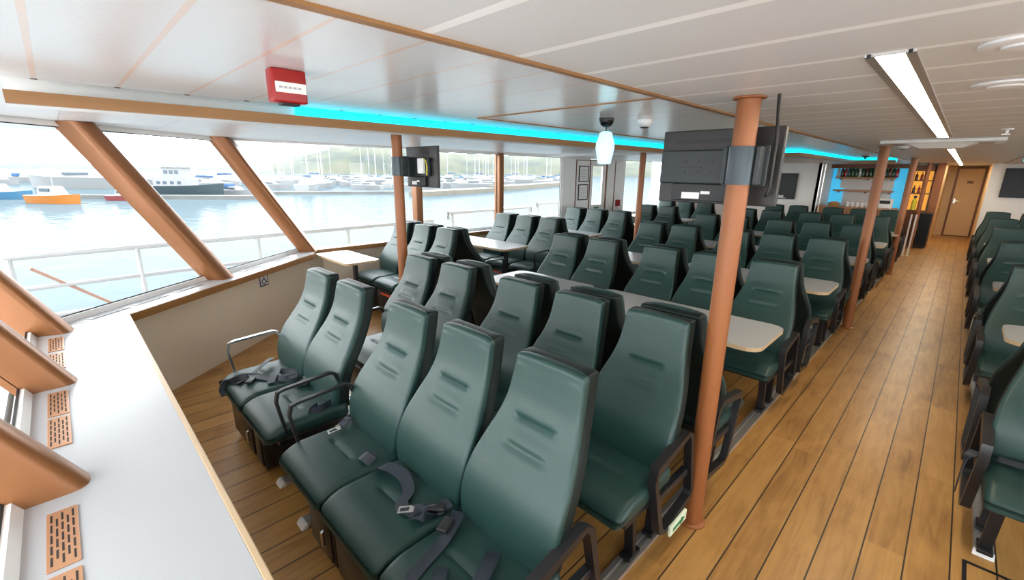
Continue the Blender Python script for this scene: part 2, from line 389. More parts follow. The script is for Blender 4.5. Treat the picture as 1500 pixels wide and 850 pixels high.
# main ceiling, side ceilings and their dropped soffits
struct(MB().box(-.93, mx(-.93), -1.1, YB, ZC, ZC+.06).obj('ceiling_main', 'ceil_main'))
XE = -2.42                     # inner edge of the light trough
for sx in (0, 1):
    f = (lambda x: x) if sx == 0 else mx
    def bx(mb, xa, xb, *r): a, b = sorted((f(xa), f(xb))); return mb.box(a, b, *r)
    side = ['port', 'starboard'][sx]
    m = bx(bx(MB(), XE, -.945, -1.1, 6.55, ZC, ZC+.06), -1.5, -.945, 6.55, 10.4, ZC, ZC+.06).mt(1)
    for i in range(-4, 29): bx(m, XE-.004, XE+.012, .015+.2255*i-.009, .015+.2255*i+.009, ZC-.0015, ZC+.05)
    struct(m.obj('ceiling_'+side, ['ceil_side', 'gasket']))
    # soffit between trough and windows
    m = MB()
    bx(m, XP-.2, -2.66, -1.1, 6.75, ZH-.01, ZH+.06); bx(m, XP-.2, -1.72, 6.75, 10.62, ZH-.05, ZH+.06); bx(m, XP-.2, -.93, 10.62, YB, ZH-.05, ZH+.06)
    struct(m.obj('ceiling_soffit_'+side, 'soffit'))
    # trough: brown fascia, floor of the trough
    m = MB()
    def path(off):
        return [(-2.46-off, -.07), (-2.46-off, 6.55+off), (-1.52-off, 6.55+off), (-1.52-off, 10.42+off), (-.95, 10.42+off)]
    pts = path(0); po = path(.028)
    for i in range(4):
        a, b, c, d = pts[i], pts[i+1], po[i+1], po[i]
        m.hull([(f(a[0]), a[1], 1.967), (f(b[0]), b[1], 1.967), (f(c[0]), c[1], 1.967), (f(d[0]), d[1], 1.967)], [(f(a[0]), a[1], 2.012), (f(b[0]), b[1], 2.012), (f(c[0]), c[1], 2.012), (f(d[0]), d[1], 2.012)])
    struct(m.obj('trim_fascia_'+side, 'brown_wood'))
    m = MB(); p1 = path(.028); p2 = path(.19)
    for i in range(4):
        a, b, c, d = p1[i], p1[i+1], p2[i+1], p2[i]
        m.hull([(f(a[0]), a[1], 1.97), (f(b[0]), b[1], 1.97), (f(c[0]), c[1], 1.97), (f(d[0]), d[1], 1.97)], [(f(a[0]), a[1], 1.982), (f(b[0]), b[1], 1.982), (f(c[0]), c[1], 1.982), (f(d[0]), d[1], 1.982)])
    p1 = path(.17); p2 = path(.19)
    for i in range(4):
        a, b, c, d = p1[i], p1[i+1], p2[i+1], p2[i]
        m.hull([(f(a[0]), a[1], 1.982), (f(b[0]), b[1], 1.982), (f(c[0]), c[1], 1.982), (f(d[0]), d[1], 1.982)], [(f(a[0]), a[1], 2.12), (f(b[0]), b[1], 2.12), (f(c[0]), c[1], 2.12), (f(d[0]), d[1], 2.12)])
    struct(m.obj('trim_trough_'+side, 'white'))
    # cyan light strip standing in the trough
    m = MB(); p1 = path(.150); p2 = path(.165); p1[0] = (p1[0][0], .98); p2[0] = (p2[0][0], .98)
    for i in range(4):
        a, b, c, d = p1[i], p1[i+1], p2[i+1], p2[i]
        m.hull([(f(a[0]), a[1], 1.984), (f(b[0]), b[1], 1.984), (f(c[0]), c[1], 1.984), (f(d[0]), d[1], 1.984)], [(f(a[0]), a[1], 2.11), (f(b[0]), b[1], 2.11), (f(c[0]), c[1], 2.11), (f(d[0]), d[1], 2.11)])
    o = m.obj('light_strip', 'cyan')
    tag(o, ['cyan glowing light strip in the ceiling trough along the port windows', 'cyan glowing light strip in the ceiling trough beyond the aisle'][sx], 'light strip')
    struct(MB().box(XP-.3, XS+.3, -1.3, YB+.2, 2.135, 2.2).obj('ceiling_deckhead', 'white')) if sx == 0 else None
    # oak batten between main and side ceiling
    struct(bx(MB(), -.953, -.927, -1.1, YB, ZC-.008, ZC+.05).obj('trim_batten_'+side, 'brown_wood'))
    m = MB(); bx(m, -2.1, -.953, 1.814, 1.826, ZC-.004, ZC+.02); bx(m, -2.1, -2.08, 1.82, 6.5, ZC-.004, ZC+.02)
    struct(m.obj('trim_panel_'+side, 'brown_wood'))
    # ---- window band: lining below the windows
    m = MB(); bx(m, XP-.06, XP, 2.05, YB, 0, .725); struct(m.obj('wall_'+side, 'beige'))
    a = Vector((-4.02, .12, 0)); 
    inn = [Vector((EDGE[0][0]-.03, EDGE[0][1]-.05, 0)), Vector((EDGE[1][0]-.40, EDGE[1][1]+.47, 0))]
    inn = [Vector((-4.02, .10, 0)), Vector((-5.80, 2.32, 0))]
    off = N*.05
    lo = [(f(p.x), p.y, 0) for p in (inn[0], inn[1], inn[1]+off, inn[0]+off)]
    struct(MB().hull(lo, [(p[0], p[1], .725) for p in lo]).obj('wall_bow_'+side, 'beige'))
    # white sills with a brown nosing
    q = [Vector((-3.97, .205, 0)), Vector((-5.44, 2.05, 0)), Vector((-5.70, 2.2, 0)), Vector((-5.70, 9.6, 0)), Vector((XP-.08, 9.6, 0)), G1+N*.03, G0+N*.03]
    if sx == 0: q.insert(0, Vector((-3.97, .205, 0)))
    q = q[1:] if sx == 0 else q
    poly = [(f(p.x), p.y) for p in q] 
    struct(MB().prism(poly if sx == 0 else poly[::-1], .735, ZL).obj('trim_sill_'+side, 'white_lam'))
    m = MB(); e = [q[0], q[1], q[2], q[3]]
    for i in range(3):
        a, b = e[i], e[i+1]; d = (b-a).normalized(); nn = Vector((d.y, -d.x, 0)); nn = nn if nn.x > 0 else -nn
        lo = [(f(p.x), p.y, .70) for p in (a, b, b+nn*.012, a+nn*.012)]
        m.hull(lo, [(p[0], p[1], ZL-.002) for p in lo])
    struct(m.obj('trim_nosing_'+side, 'brown_wood'))
    # head over the windows
    m = MB(); bx(m, XP-.16, XP, 1.35, YB, ZH-.03, ZH+.12)
    a, b = G0+Vector((0, LEAN, 0)), G1+Vector((0, LEAN, 0))
    lo = [(f(p.x), p.y, ZH-.02) for p in (a-N*.03, b-N*.03, b+N*.1, a+N*.1)]
    m.hull(lo, [(p[0], p[1], ZH+.12) for p in lo]); struct(m.obj('trim_window_head_'+side, 'white'))

# front ledge under the bow windows
struct(MB().prism([(-3.97, .195), (G0.x, YF-.03), (mx(G0.x), YF-.03), (mx(-3.97), .195)], .73, ZL).obj('trim_bow_ledge', 'white_lam'))
struct(MB().rbox(-3.97, mx(-3.97), .195, .215, .722, ZL+.001, .004).obj('trim_bow_nosing', 'oak_edge'))
struct(MB().box(-4.0, mx(-4.0), .09, .12, 0, .73).obj('wall_bow', 'beige'))
struct(MB().box(mx(-4.0), -4.0, YF-.06, YF, -.02, .73).obj('wall_bow_outer', 'white')) if False else None
struct(MB().box(G0.x-.1, mx(G0.x-.1), YF+LEAN-.12, YF+LEAN+.03, ZH-.02, ZH+.12).obj('trim_window_head_bow', 'white'))

# ------------------------------------------------------------------ windows
def raked(p, z): return Vector((p.x, p.y+LEAN*(z-ZL)/(ZH-ZL), z))
def pane(name, a, b, inner, lean=True, z0=ZL, z1=ZH-.02):
    """pane between feet a and b with a white frame and a black gasket; inner = horizontal direction into the saloon"""
    up = raked if lean else (lambda p, z: Vector((p.x, p.y, z)))
    inner = Vector(inner)
    root = MB()
    d = (b-a).normalized()
    def quad(o, za, zb, dep):   # slab inset o from the posts
        p = [up(a+d*o, za), up(b-d*o, za), up(b-d*o, zb), up(a+d*o, zb)]
        return p, [x+inner*dep for x in p]
    p, q = quad(.03, z0+.0, z1, .008); root.hull(p, q)
    w = root.obj(name, 'glass'); struct(w)
    def ring(o1, za1, zb1, o2, za2, zb2, dep, off):
        mb = MB(); P = quad(o1, za1, zb1, 0)[0]; Q = quad(o2, za2, zb2, 0)[0]
        for i in range(4):
            j = (i+1) % 4
            lo = [P[i]+inner*off, P[j]+inner*off, Q[j]+inner*off, Q[i]+inner*off]; mb.hull(lo, [x+inner*dep for x in lo])
        return mb
    ring(.0, z0-.02, z1+.03, .055, z0+.035, z1-.03, .018, .009).obj('window_frame', 'white', w)
    ring(.055, z0+.035, z1-.03, .064, z0+.042, z1-.037, .004, .009).obj('window_gasket', 'gasket', w)
    return w
posts_x = [-3.86, -2.86, -1.87, -.88, .11]
fx = [G0.x, -2.86, -1.87, -.88, .11, 1.1, 2.1, mx(G0.x)]
k = 1
for a, b in zip(fx, fx[1:]):
    pane('window_%d' % k, Vector((a, YF, 0)), Vector((b, YF, 0)), (0, 1, 0)); k += 1
MID = G0.lerp(G1, .475)
for f in (lambda p: p, lambda p: Vector((mx(p.x), p.y, p.z))):
    inn = -N if f(Vector((0, 0, 0))).x == 0 else Vector((N.x, -N.y, 0))
    pane('window_%d' % k, f(G0), f(MID), inn); k += 1
    pane('window_%d' % k, f(MID), f(G1), inn); k += 1
    s = 1 if f(Vector((0, 0, 0))).x == 0 else -1
    for ya, yb in ((3.83, 5.53), (5.53, 7.28), (9.6, 11.7)):
        pane('window_%d' % k, f(Vector((XP-.04, ya, 0))), f(Vector((XP-.04, yb, 0))), (s, 0, 0), lean=False); k += 1
    # first side pane follows the raked corner post
    w = MB(); p = [Vector((XP-.04, 2.12, ZL)), Vector((XP-.04, 3.83, ZL)), Vector((XP-.04, 3.83, ZH-.02)), Vector((XP-.04, 1.42, ZH-.02))]
    p = [f(q) for q in p]; w.hull(p, [q+Vector((s*.008, 0, 0)) for q in p]); w = struct(w.obj('window_%d' % k, 'glass')); k += 1
    m = MB(); tri = [p[0]+Vector((s*.01, 0, 0)), p[0]+Vector((s*.01, .05, 0)), p[3]+Vector((s*.01, .06, 0)), p[3]+Vector((s*.01, 0, 0))]
    m.hull(tri, [q+Vector((s*.03, 0, 0)) for q in tri]); m.obj('window_frame', 'white', w)
    # solid lining further aft
    m = MB(); xs = sorted((f(Vector((XP-.08, 0, 0))).x, f(Vector((XP, 0, 0))).x))
    m.box(*xs, 7.28, 7.66, .72, ZH); m.box(*xs, 9.2, 9.6, .72, ZH); m.box(*xs, 11.7, YB, .72, ZH)
    m.box(*xs, 7.66, 8.2, .72, ZH); m.box(*xs, 8.85, 9.2, .72, ZH)
    struct(m.obj('wall_aft_'+('port' if s == 1 else 'starboard'), 'white'))

# raked mullions, copper clad, rounded towards the saloon
def mullion(foot, inner, half, dep, back=.02, shift=None):
    inner = Vector(inner).normalized(); t = Vector((-inner.y, inner.x, 0))
    prof = [(-half, -back), (half, -back), (half, dep*.74), (half*.9, dep*.87), (half*.66, dep*.96), (half*.3, dep), (-half*.3, dep), (-half*.66, dep*.96), (-half*.9, dep*.87), (-half, dep*.74)]
    sh = shift or Vector((0, 0, 0))
    lo = [raked(foot+sh+t*u+inner*v, ZL-.004) for u, v in prof]; hi = [raked(foot-sh+t*u+inner*v, ZH-.012) for u, v in prof]
    return MB().hull(lo, hi)
ML = {0: 'copper clad raked post at the corner of the bow windows', 1: 'copper clad raked post on the bow ledge between two pairs of vents',
      2: 'copper clad raked post rising from the bow ledge, largest in view'}
for i, x in enumerate((-3.83, -2.86, -1.87)):
    f0 = Vector((x, YF, 0)); inn = (0, 1, 0)
    if i == 0: f0 = G0+Vector((.06, .02, 0)); inn = (.38, .92, 0)
    o = mullion(f0, inn, .064, .175).obj('window_post', 'copper', smooth=True); tag(o, ML[i], 'window post')
o = mullion(MID, -N, .088, .185, shift=D*.03).obj('window_post', 'copper', smooth=True); tag(o, 'copper clad raked post in the middle of the angled corner windows', 'window post')
o = mullion(G1+Vector((.05, -.02, 0)), (.9, -.42, 0), .098, .18, shift=Vector((0, .04, 0))).obj('window_post', 'copper', smooth=True); tag(o, 'copper clad raked post where the angled windows meet the side windows', 'window post')
for y, lab in ((3.83, 'square copper post between side windows, partly behind the small television'), (5.53, 'square copper post between side windows, behind the second trio of window seats')):
    m = MB().rbox(XP-.09, XP+.04, y-.055, y+.055, ZL-.002, ZH-.025, .01)
    tag(m.obj('window_post', 'copper', smooth=True), lab, 'window post')

# vents let into the ledge
def vent(name, x, y, L, W, rz, plate, label, group):
    m = MB().rbox(-L/2, L/2, -W/2, W/2, -.0025, .0025, .002); m.mt(1)
    for i in range(5):
        v = (i-2)*W*.17
        n = 5 if i % 2 == 0 else 4
        for j in range(n):
            u = (j-(n-1)/2)*L*.185
            m.box(u-L*.07, u+L*.07, v-W*.035, v+W*.035, .0018, .0030)
    o = m.obj(name, [plate, 'slot'], loc=(x, y, ZL+.0022)); o.rotation_euler = (0, 0, rz)
    tag(o, label, 'air vent', group)
VL = ['slotted copper vent in the bow ledge beside the corner post', 'slotted copper vent partly behind the middle bow post, nearer the corner', 'slotted copper vent next after the middle bow post',
      'slotted copper vent partly behind the largest raked post', 'large slotted copper vent below the largest raked post', 'slotted copper vent cut off by the lower edge of view']
for i, x in enumerate((-3.535, -3.21, -2.60, -2.30, -1.585, -1.285)):
    vent('ledge_vent', x, -.153, .275, .066, 0, 'vent_plate', VL[i], 'slotted vents in the bow ledge')
AL = ['grey slotted vent in the angled sill, first from the bow corner', 'grey slotted vent in the angled sill, second from the bow corner', 'grey slotted vent in the angled sill beside the raked middle post',
      'grey slotted vent in the angled sill, past the raked middle post', 'grey slotted vent in the angled sill beside the small table']
for i, s_ in enumerate((.13, .24, .36, .62, .78)):
    p = G0.lerp(G1, s_) - N*.10
    vent('sill_vent', p.x, p.y, .28, .05, math.atan2(D.y, D.x), 'vent_grey', AL[i], 'slotted vents in the angled sill')

# ------------------------------------------------------------------ aft end: bulkheads, bar, door
struct(MB().box(XP, -2.72, 14.0, 14.08, 0, ZC+.1).obj('wall_bulkhead', 'white'))
struct(MB().box(-2.78, -2.72, 14.0, 15.6, 0, ZC+.1).obj('wall_bar_side', 'white'))
struct(MB().box(XP, -.45, 15.6, 15.68, 0, ZC+.1).obj('wall_bar_back', 'white'))
struct(MB().box(-.52, -.45, 15.5, YB, 0, ZC+.1).obj('wall_corridor_port', 'tan'))
struct(MB().box(.36, XS, 15.62, 15.7, 0, ZC+.1).obj('wall_bulkhead_starboard', 'white'))
struct(MB().box(.36, .43, 15.7, YB, 0, ZC+.1).obj('wall_corridor_starboard', 'tan'))
struct(MB().box(XP-.1, XS+.1, YB, YB+.1, 0, ZC+.1).obj('wall_aft', 'tan'))
d = MB().rbox(-.22, .31, YB-.05, YB-.005, .03, 1.96, .006).obj('door_1', 'tan'); struct(d)
m = MB(); m.box(-.27, -.22, YB-.07, YB, 0, 2.01); m.box(.31, .36, YB-.07, YB, 0, 2.01); m.box(-.22, .31, YB-.07, YB, 1.96, 2.01); m.box(-.22, .31, YB-.07, YB, 0, .03)
m.obj('door_frame', 'dark_wood', d)
m = MB(); m.box(-.19, -.15, YB-.062, YB-.05, .96, 1.10); m.tube([(-.17, YB-.06, 1.03), (-.17, YB-.10, 1.03), (-.06, YB-.10, 1.03)], .009); m.obj('door_handle', 'chrome', d)
m = MB(); m.rbox(.0, .13, YB-.056, YB-.05, 1.55, 1.62, .002); m.obj('door_plate', 'dark_wood', d)
struct(MB().box(-.585, -.43, 15.38, 15.5, 0, ZC).obj('trim_wood_column', 'copper_pole'))

# port side door in the vestibule
m = MB()
for a in ((8.22, 8.34, .02, 1.98), (8.72, 8.83, .02, 1.98), (8.34, 8.72, .02, 1.05), (8.34, 8.72, 1.88, 1.98)): m.box(XP-.06, XP-.02, *a)
d = struct(m.obj('door_2', 'white'))
m = MB(); x0, x1 = XP-.02, XP-.012
m.box(XP-.045, XP-.035, 8.34, 8.72, 1.05, 1.88); m.obj('door_window', 'glass', d)
m = MB()
for (ya, yb, za, zb) in ((8.19, 8.215, 0, 2.0), (8.835, 8.86, 0, 2.0), (8.19, 8.86, 1.985, 2.01), (7.70, 7.72, 0, 2.0), (7.70, 8.2, 1.985, 2.0), (9.18, 9.2, 0, 2.0)):
    m.box(XP-.02, XP+.012, ya, yb, za, zb)
m.obj('door_frame', 'dark_wood', d)
m = MB().box(x0, x1+.003, 8.45, 8.62, .88, 1.0); m.obj('door_sign', 'green_sign', d)
for z0, lab in ((1.55, 'upper framed notice on the white panel beside the port door'), (1.17, 'lower framed notice on the white panel beside the port door')):
    o = thing('framed_notice', lab, 'notice', (XP+.006, 7.97, z0))
    m = MB()
    for a in ((-.17, -.15, 0, .33), (.15, .17, 0, .33), (-.15, .15, 0, .02), (-.15, .15, .31, .33)): m.box(-.004, .012, *a)
    m.obj('frame', 'black_plastic', o); MB().box(-.004, .006, -.15, .15, .02, .31).obj('paper', 'sticker', o)
    m = MB()
    for q in range(5): m.box(.006, .007, -.11, .11-.03*(q % 2), .06+.045*q, .07+.045*q)
    m.obj('printed_lines', 'vent_grey', o)
o = thing('alarm_box', 'small red alarm box on the white panel aft of the port door', 'alarm', (XP+.004, 9.35, .98))
MB().rbox(0, .05, -.07, .07, 0, .15, .01).obj('housing', 'red', o); MB().box(.0, .02, -.05, .05, .2, .32).obj('sign_plate', 'sticker', o)

# ------------------------------------------------------------------ round pillars
def pillar(x, y, r, label, z1=ZC):
    o = thing('pillar', label, 'pillar', (x, y, 0))
    MB().lathe([(r, .012), (r, z1-.006)], 28).obj('shaft', 'copper_pole', o, smooth=True)
    MB().lathe([(r+.022, .001), (r+.022, .009), (r+.016, .014), (r-.002, .014)], 28).obj('foot_flange', 'copper_pole', o, smooth=True)
    MB().lathe([(r-.002, z1-.012), (r+.018, z1-.008), (r+.018, z1-.001)], 28).obj('ceiling_flange', 'copper_pole', o, smooth=True)
    return o
pillar(-.685, 2.04, .045, 'round copper pillar beside the aisle carrying the large television')
pillar(-.69, 6.34, .048, 'round copper pillar beside the aisle, second from the bow')
pillar(-.71, 10.5, .050, 'round copper pillar beside the aisle, third from the bow')
pillar(-.71, 14.75, .045, 'round copper pillar beside the aisle, at the end of the bar')
pillar(-3.37, 2.04, .043, 'round copper pillar by the window block carrying the small television', ZH-.012)
pillar(-3.52, 6.32, .045, 'round copper pillar by the window block, second from the bow', ZH-.012)

# ------------------------------------------------------------------ seats
PROF = smooth_tab([(.40, -.345), (.48, -.352), (.54, -.348), (.61, -.331), (.68, -.297), (.76, -.243), (.84, -.191), (.92, -.153), (1.0, -.130), (1.10, -.112)])
WID = smooth_tab([(.40, .206), (.48, .224), (.55, .234), (.62, .236), (.70, .229), (.78, .211), (.85, .190), (.92, .175), (1.0, .167), (1.10, .162)])
def crease(x, z):
    d = 0
    for zc, hw in ((.868, .085), (.778, .085)):
        a = max(0, min(1, (hw+.03-abs(x))/.035)); d += .009*a*math.exp(-((z-zc)/.008)**2)
        d += .006*a*math.exp(-((z-zc-.03)/.022)**2)*-.5
    return d
def pad_fn(x, y, z):
    w = interp(WID, z)/.232
    t = z
    X = x*w
    Y = y+interp(PROF, t)
    if y < .02: Y += crease(X, z) - .006*math.cos(min(1, abs(x)/.232)*PI/2)
    return X, Y, z - .012*max(0, (abs(x)/.232))**3*(1 if z > 1.05 else 0)
def shell_fn(x, y, z):
    w = interp(WID, z)/.232*1.004
    return x*w, y+interp(PROF, z), z-.004
def cush_fn(x, y, z):
    if z > .42:
        d = .010*max(0, min(1, (.115-abs(x))/.03))*math.exp(-((y+.50)/.012)**2)
        z = z - d + .006*math.cos(min(1, abs(x)/.232)*PI/2)
        if y < -.60: z -= .035*((-.60-y)/.1)**2
    return x, y, z
ME = {}
ME['backrest'] = MB().rbox(-.230, .230, 0, .042, .445, 1.092, .016, 30, 0, 64, seg=3, fn=pad_fn).mesh('backrest', 'leather', True)
ME['back_shell'] = MB().rbox(-.228, .228, .020, .092, .42, 1.089, .014, 6, 0, 20, seg=2, fn=shell_fn).mesh('back_shell', 'leather_shaded', True)
ME['cushion'] = MB().rbox(-.231, .231, -.722, -.27, .365, .455, .03, 24, 34, 1, seg=3, fn=cush_fn).mesh('cushion', 'leather', True)
ME['seat_pan'] = MB().rbox(-.222, .222, -.655, -.24, .335, .372, .008).mesh('seat_pan', 'black')
for key, xa, xb in (('', -.228, .228), ('lo', -.228, -.08), ('hi', -.04, .228)):
    ME['locker'+key] = MB().rbox(xa, xb, -.662, -.24, .035, .336, .008).mesh('locker', 'locker', True)
    ME['locker_door'+key] = MB().rbox(xa+.02, xb-.02, -.668, -.66, .055, .31, .006).mesh('locker_door', 'locker', True)
ME['locker_handle'] = MB().tube([(.14, -.665, .20), (.14, -.682, .19), (.14, -.682, .12), (.14, -.665, .11)], .008).mesh('locker_handle', 'chrome', True)
ME['life_jacket'] = MB().rbox(-.12, .14, -.676, -.662, .262, .292, .006).mesh('life_jacket', 'orange', True)
def legm(sx):
    m = MB(); x = .15*sx
    m.tube([(x, -.50, .34), (x, -.47, .18), (x, -.45, .032)], 0, flat=(.022, .014, (1, 0, 0)))
    m.rbox(x-.028, x+.028, -.50, -.40, .0226, .042, .004)
    return m.mesh('leg', 'black')
def legr(sx):
    m = MB(); x = .15*sx
    m.tube([(x, -.26, .34), (x, -.26, .03)], 0, flat=(.022, .016, (1, 0, 0))); m.rbox(x-.028, x+.028, -.30, -.21, .0226, .042, .004)
    return m.mesh('leg', 'black')
def legi(sx):
    m = MB(); x = -.19*sx
    m.tube([(x, -.40, .34), (x, -.40, .002)], 0, flat=(.018, .03, (1, 0, 0))); return m.mesh('leg', 'black')
for sx in (-1, 1):
    ME['leg_front', sx] = legm(sx); ME['leg_rear', sx] = legr(sx)
    x = .222*sx
    ME['tube_arm', sx] = MB().tube([(x, -.615, .40), (x, -.645, .60), (x, -.632, .648), (x, -.60, .655), (x, -.36, .668), (x, -.335, .655), (x, -.30, .55)], 0, flat=(.012, .007, (1, 0, 0))).mesh('armrest', 'black', True)
    ME['tube_arm_chrome', sx] = MB().tube([(x, -.615, .40), (x, -.645, .60), (x, -.632, .648), (x, -.60, .655), (x, -.36, .668), (x, -.335, .655), (x, -.30, .55)], 0, flat=(.012, .007, (1, 0, 0))).mesh('armrest', 'chrome', True)
    x = .246*sx
    ME['loop_arm', sx] = MB().tube([(x, -.50, .50), (x, -.485, .545), (x, -.20, .60), (x, -.165, .57), (x, -.09, .24), (x, -.11, .20), (x, -.36, .165), (x, -.40, .19)], 0, closed=True, flat=(.019, .013, (1, 0, 0))).mesh('armrest', 'black', True)
    ME['arm_cap', sx] = MB().rbox(x-.016, x+.016, -.506, -.498, .485, .515, .004).mesh('arm_cap', 'chrome', True)
    ME['arm_bracket', sx] = MB().rbox(min(x*.86, x), max(x*.86, x), -.42, -.12, .335, .37, .004).mesh('arm_bracket', 'black')

NS = [0]
def seat(x, c, aft, label, group, base='locker', aisle=0, arms=(), chrome=False, jacket=False):
    """aisle / arms are given in world x: -1 or +1"""
    s = -1 if aft else 1
    o = thing('passenger_seat', label, 'seat', (x, c, 0), PI if aft else 0, group)
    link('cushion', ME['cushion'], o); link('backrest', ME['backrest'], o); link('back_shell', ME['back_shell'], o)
    link('seat_pan', ME['seat_pan'], o)
    if str(base).startswith('locker'):
        e_ = base[6:]; b = link('locker', ME['locker'+e_], o); link('locker_door', ME['locker_door'+e_], b)
        if e_ != 'lo': link('locker_handle', ME['locker_handle'], b)
        if jacket: link('orange_strip', ME['life_jacket'], b)
    else:
        link('leg', ME['leg_front', base*s], o); link('leg', ME['leg_rear', base*s], o)
    if aisle:
        a = link('armrest', ME['loop_arm', aisle*s], o); link('cap', ME['arm_cap', aisle*s], a); link('bracket', ME['arm_bracket', aisle*s], a)
    for k_ in arms:
        link('armrest', ME['tube_arm_chrome' if chrome else 'tube_arm', k_*s], o)
    return o

TRIO = (-.94, -1.41, -1.88); PAIR = (-2.51, -2.98); WIN = (-4.28, -4.76, -5.24); SB = (.54, 1.01)
ORD = ['first', 'second', 'third', 'fourth', 'fifth', 'sixth', 'seventh', 'eighth']
PIT = 1.88
# front row, one by one
A = {}
A[0] = seat(TRIO[0], 1.25, False, 'green leather aisle seat in front, with loose navy straps and black loop armrest', 'front row of seats', base=1, aisle=1)
A[1] = seat(TRIO[1], 1.25, False, 'green leather middle seat of the front three, twisted grey belt on its cushion', 'front row of seats')
A[2] = seat(TRIO[2], 1.25, False, 'green leather seat of the front three, chrome belt tongue hanging on its cushion', 'front row of seats', base='lockerhi')
A[3] = seat(PAIR[0], 1.25, False, 'green leather seat of the front pair, black tube armrest beside the three', 'front row of seats', base='lockerlo', arms=(1,))
A[4] = seat(PAIR[1], 1.25, False, 'green leather seat of the front pair next to the beige wall, harness on it', 'front row of seats', arms=(-1,), chrome=True)
link('armrest', ME['tube_arm', -1], A[2])
pos3 = ['aisle', 'middle', 'inner']
for k in range(6):
    c = 2.05+PIT*k
    for aft in (False, True):
        face = 'facing the stern' if aft else 'facing the bow'
        for i, x in enumerate(TRIO):
            o = seat(x, c, aft, 'green leather %s seat of the central threes, %s, %s table bay' % (pos3[i], face, ORD[k]), 'seats of the central threes',
                     base=(1 if i == 0 else 'locker'), aisle=(1 if i == 0 and not (k == 2 and aft) else 0), jacket=(not aft and i == 1))
            if k == 0 and not aft and i == 0: B0 = o
        for i, x in enumerate(PAIR):
            seat(x, c, aft, 'green leather %s seat of the central pairs, %s, %s table bay' % (['inboard', 'outboard'][i], face, ORD[k]), 'seats of the central pairs', arms=((-1,) if i else ()))
    if k < 5:
        c = 3.29+PIT*k
        for aft in (False, True):
            face = 'facing the stern' if aft else 'facing the bow'
            for i, x in enumerate(WIN):
                if k == 3 and i == 2: continue
                seat(x, c, aft, 'green leather %s seat of the window threes, %s, %s window bay' % (['inner', 'middle', 'window'][i], face, ORD[k]), 'seats of the window threes',
                     arms=((1,) if i == 0 else ()), jacket=(not aft))
for k in range(6):
    c = 3.29+PIT*k
    for aft in (False, True):
        face = 'facing the stern' if aft else 'facing the bow'
        for i, x in enumerate(SB):
            if i == 1 and k < 2: continue
            o = seat(x, c, aft, 'green leather %s seat across the aisle, %s, %s row pair' % (['aisle', 'second'][i], face, ORD[k]), 'seats across the aisle', base=(-1 if i == 0 else 'locker'), aisle=(-1 if i == 0 else 0))
            if k == 0 and not aft: R0 = o

# straps lying on the front seats
def belt(parent, pieces, buckles=(), tongues=()):
    bs = [MB().ribbon(p, w, .003, sd).obj('seat_belt', 'strap', parent, smooth=True) for p, w, sd in pieces]; b = bs[0]
    for (x, y, z, rz) in buckles:
        q = MB().rbox(-.02, .02, -.035, .035, 0, .018, .005).obj('buckle', 'black_plastic', b, True, loc=(x, y, z)); q.rotation_euler = (0, 0, rz)
    for (x, y, z, rz) in tongues:
        t = MB(); t.box(-.018, .018, .0, .02, 0, .004)
        for s_ in (-1, 1): t.box(s_*.014-.004, s_*.014+.004, -.036, .0, 0, .004)
        t.box(-.018, .018, -.044, -.036, 0, .004); q = t.obj('tongue', 'chrome', b, loc=(x, y, z)); q.rotation_euler = (.15, 0, rz)
S = .462
belt(A[4], [([(.20, -.37, S+.01), (.17, -.44, S+.012), (.05, -.52, S+.006), (-.06, -.60, S+.004), (-.10, -.68, S-.012), (-.10, -.722, S-.06), (-.085, -.715, S-.10)], .048, (0, 1, .3)),
            ([(-.18, -.40, S+.03), (-.12, -.46, S+.035), (-.08, -.53, S+.012), (-.02, -.60, S+.004), (.0, -.67, S-.004)], .046, (1, .2, .2)),
            ([(.22, -.40, S+.02), (.12, -.38, S+.03), (.08, -.46, S+.02), (.16, -.52, S+.005)], .046, (.3, 1, .2)),
            ([(.10, -.50, S+.005), (.0, -.57, S+.01), (-.04, -.64, S+.004), (-.07, -.69, S-.015)], .046, (.6, 1, 0))],
     buckles=[(.05, -.60, S, .9)])
belt(A[3], [([(-.22, -.36, S+.01), (-.17, -.40, S+.02), (-.13, -.37, S+.03), (-.2, -.34, S+.04)], .046, (0, 1, .4)),
            ([(.20, -.36, S+.02), (.215, -.42, S+.01), (.20, -.48, S+.004), (.19, -.43, S+.02)], .046, (0, .4, 1))])
belt(A[2], [([(-.20, -.36, S+.02), (-.17, -.39, S+.03), (-.16, -.43, S+.02)], .046, (1, .2, 0)),
            ([(.205, -.45, S+.005), (.18, -.47, S+.03), (.14, -.46, S+.012), (.19, -.43, S+.004)], .046, (.2, 1, .5))], tongues=[(-.15, -.455, S+.012, -.2)])
belt(A[1], [([(-.205, -.47, S+.006), (-.16, -.44, S+.035), (-.06, -.42, S+.035), (.02, -.44, S+.012), (.06, -.50, S+.006), (.12, -.50, S+.014), (.15, -.46, S+.006)], .050, (.3, 1, .2)),
            ([(.205, -.37, S+.03), (.20, -.42, S+.02), (.16, -.47, S+.012)], .046, (.7, .7, 0)), ([(.205, -.45, S+.004), (.20, -.48, S+.028), (.15, -.51, S+.006)], .046, (.7, .7, .3))],
     buckles=[(.19, -.42, S+.012, -.8)], tongues=[(.12, -.50, S+.018, -.8)])
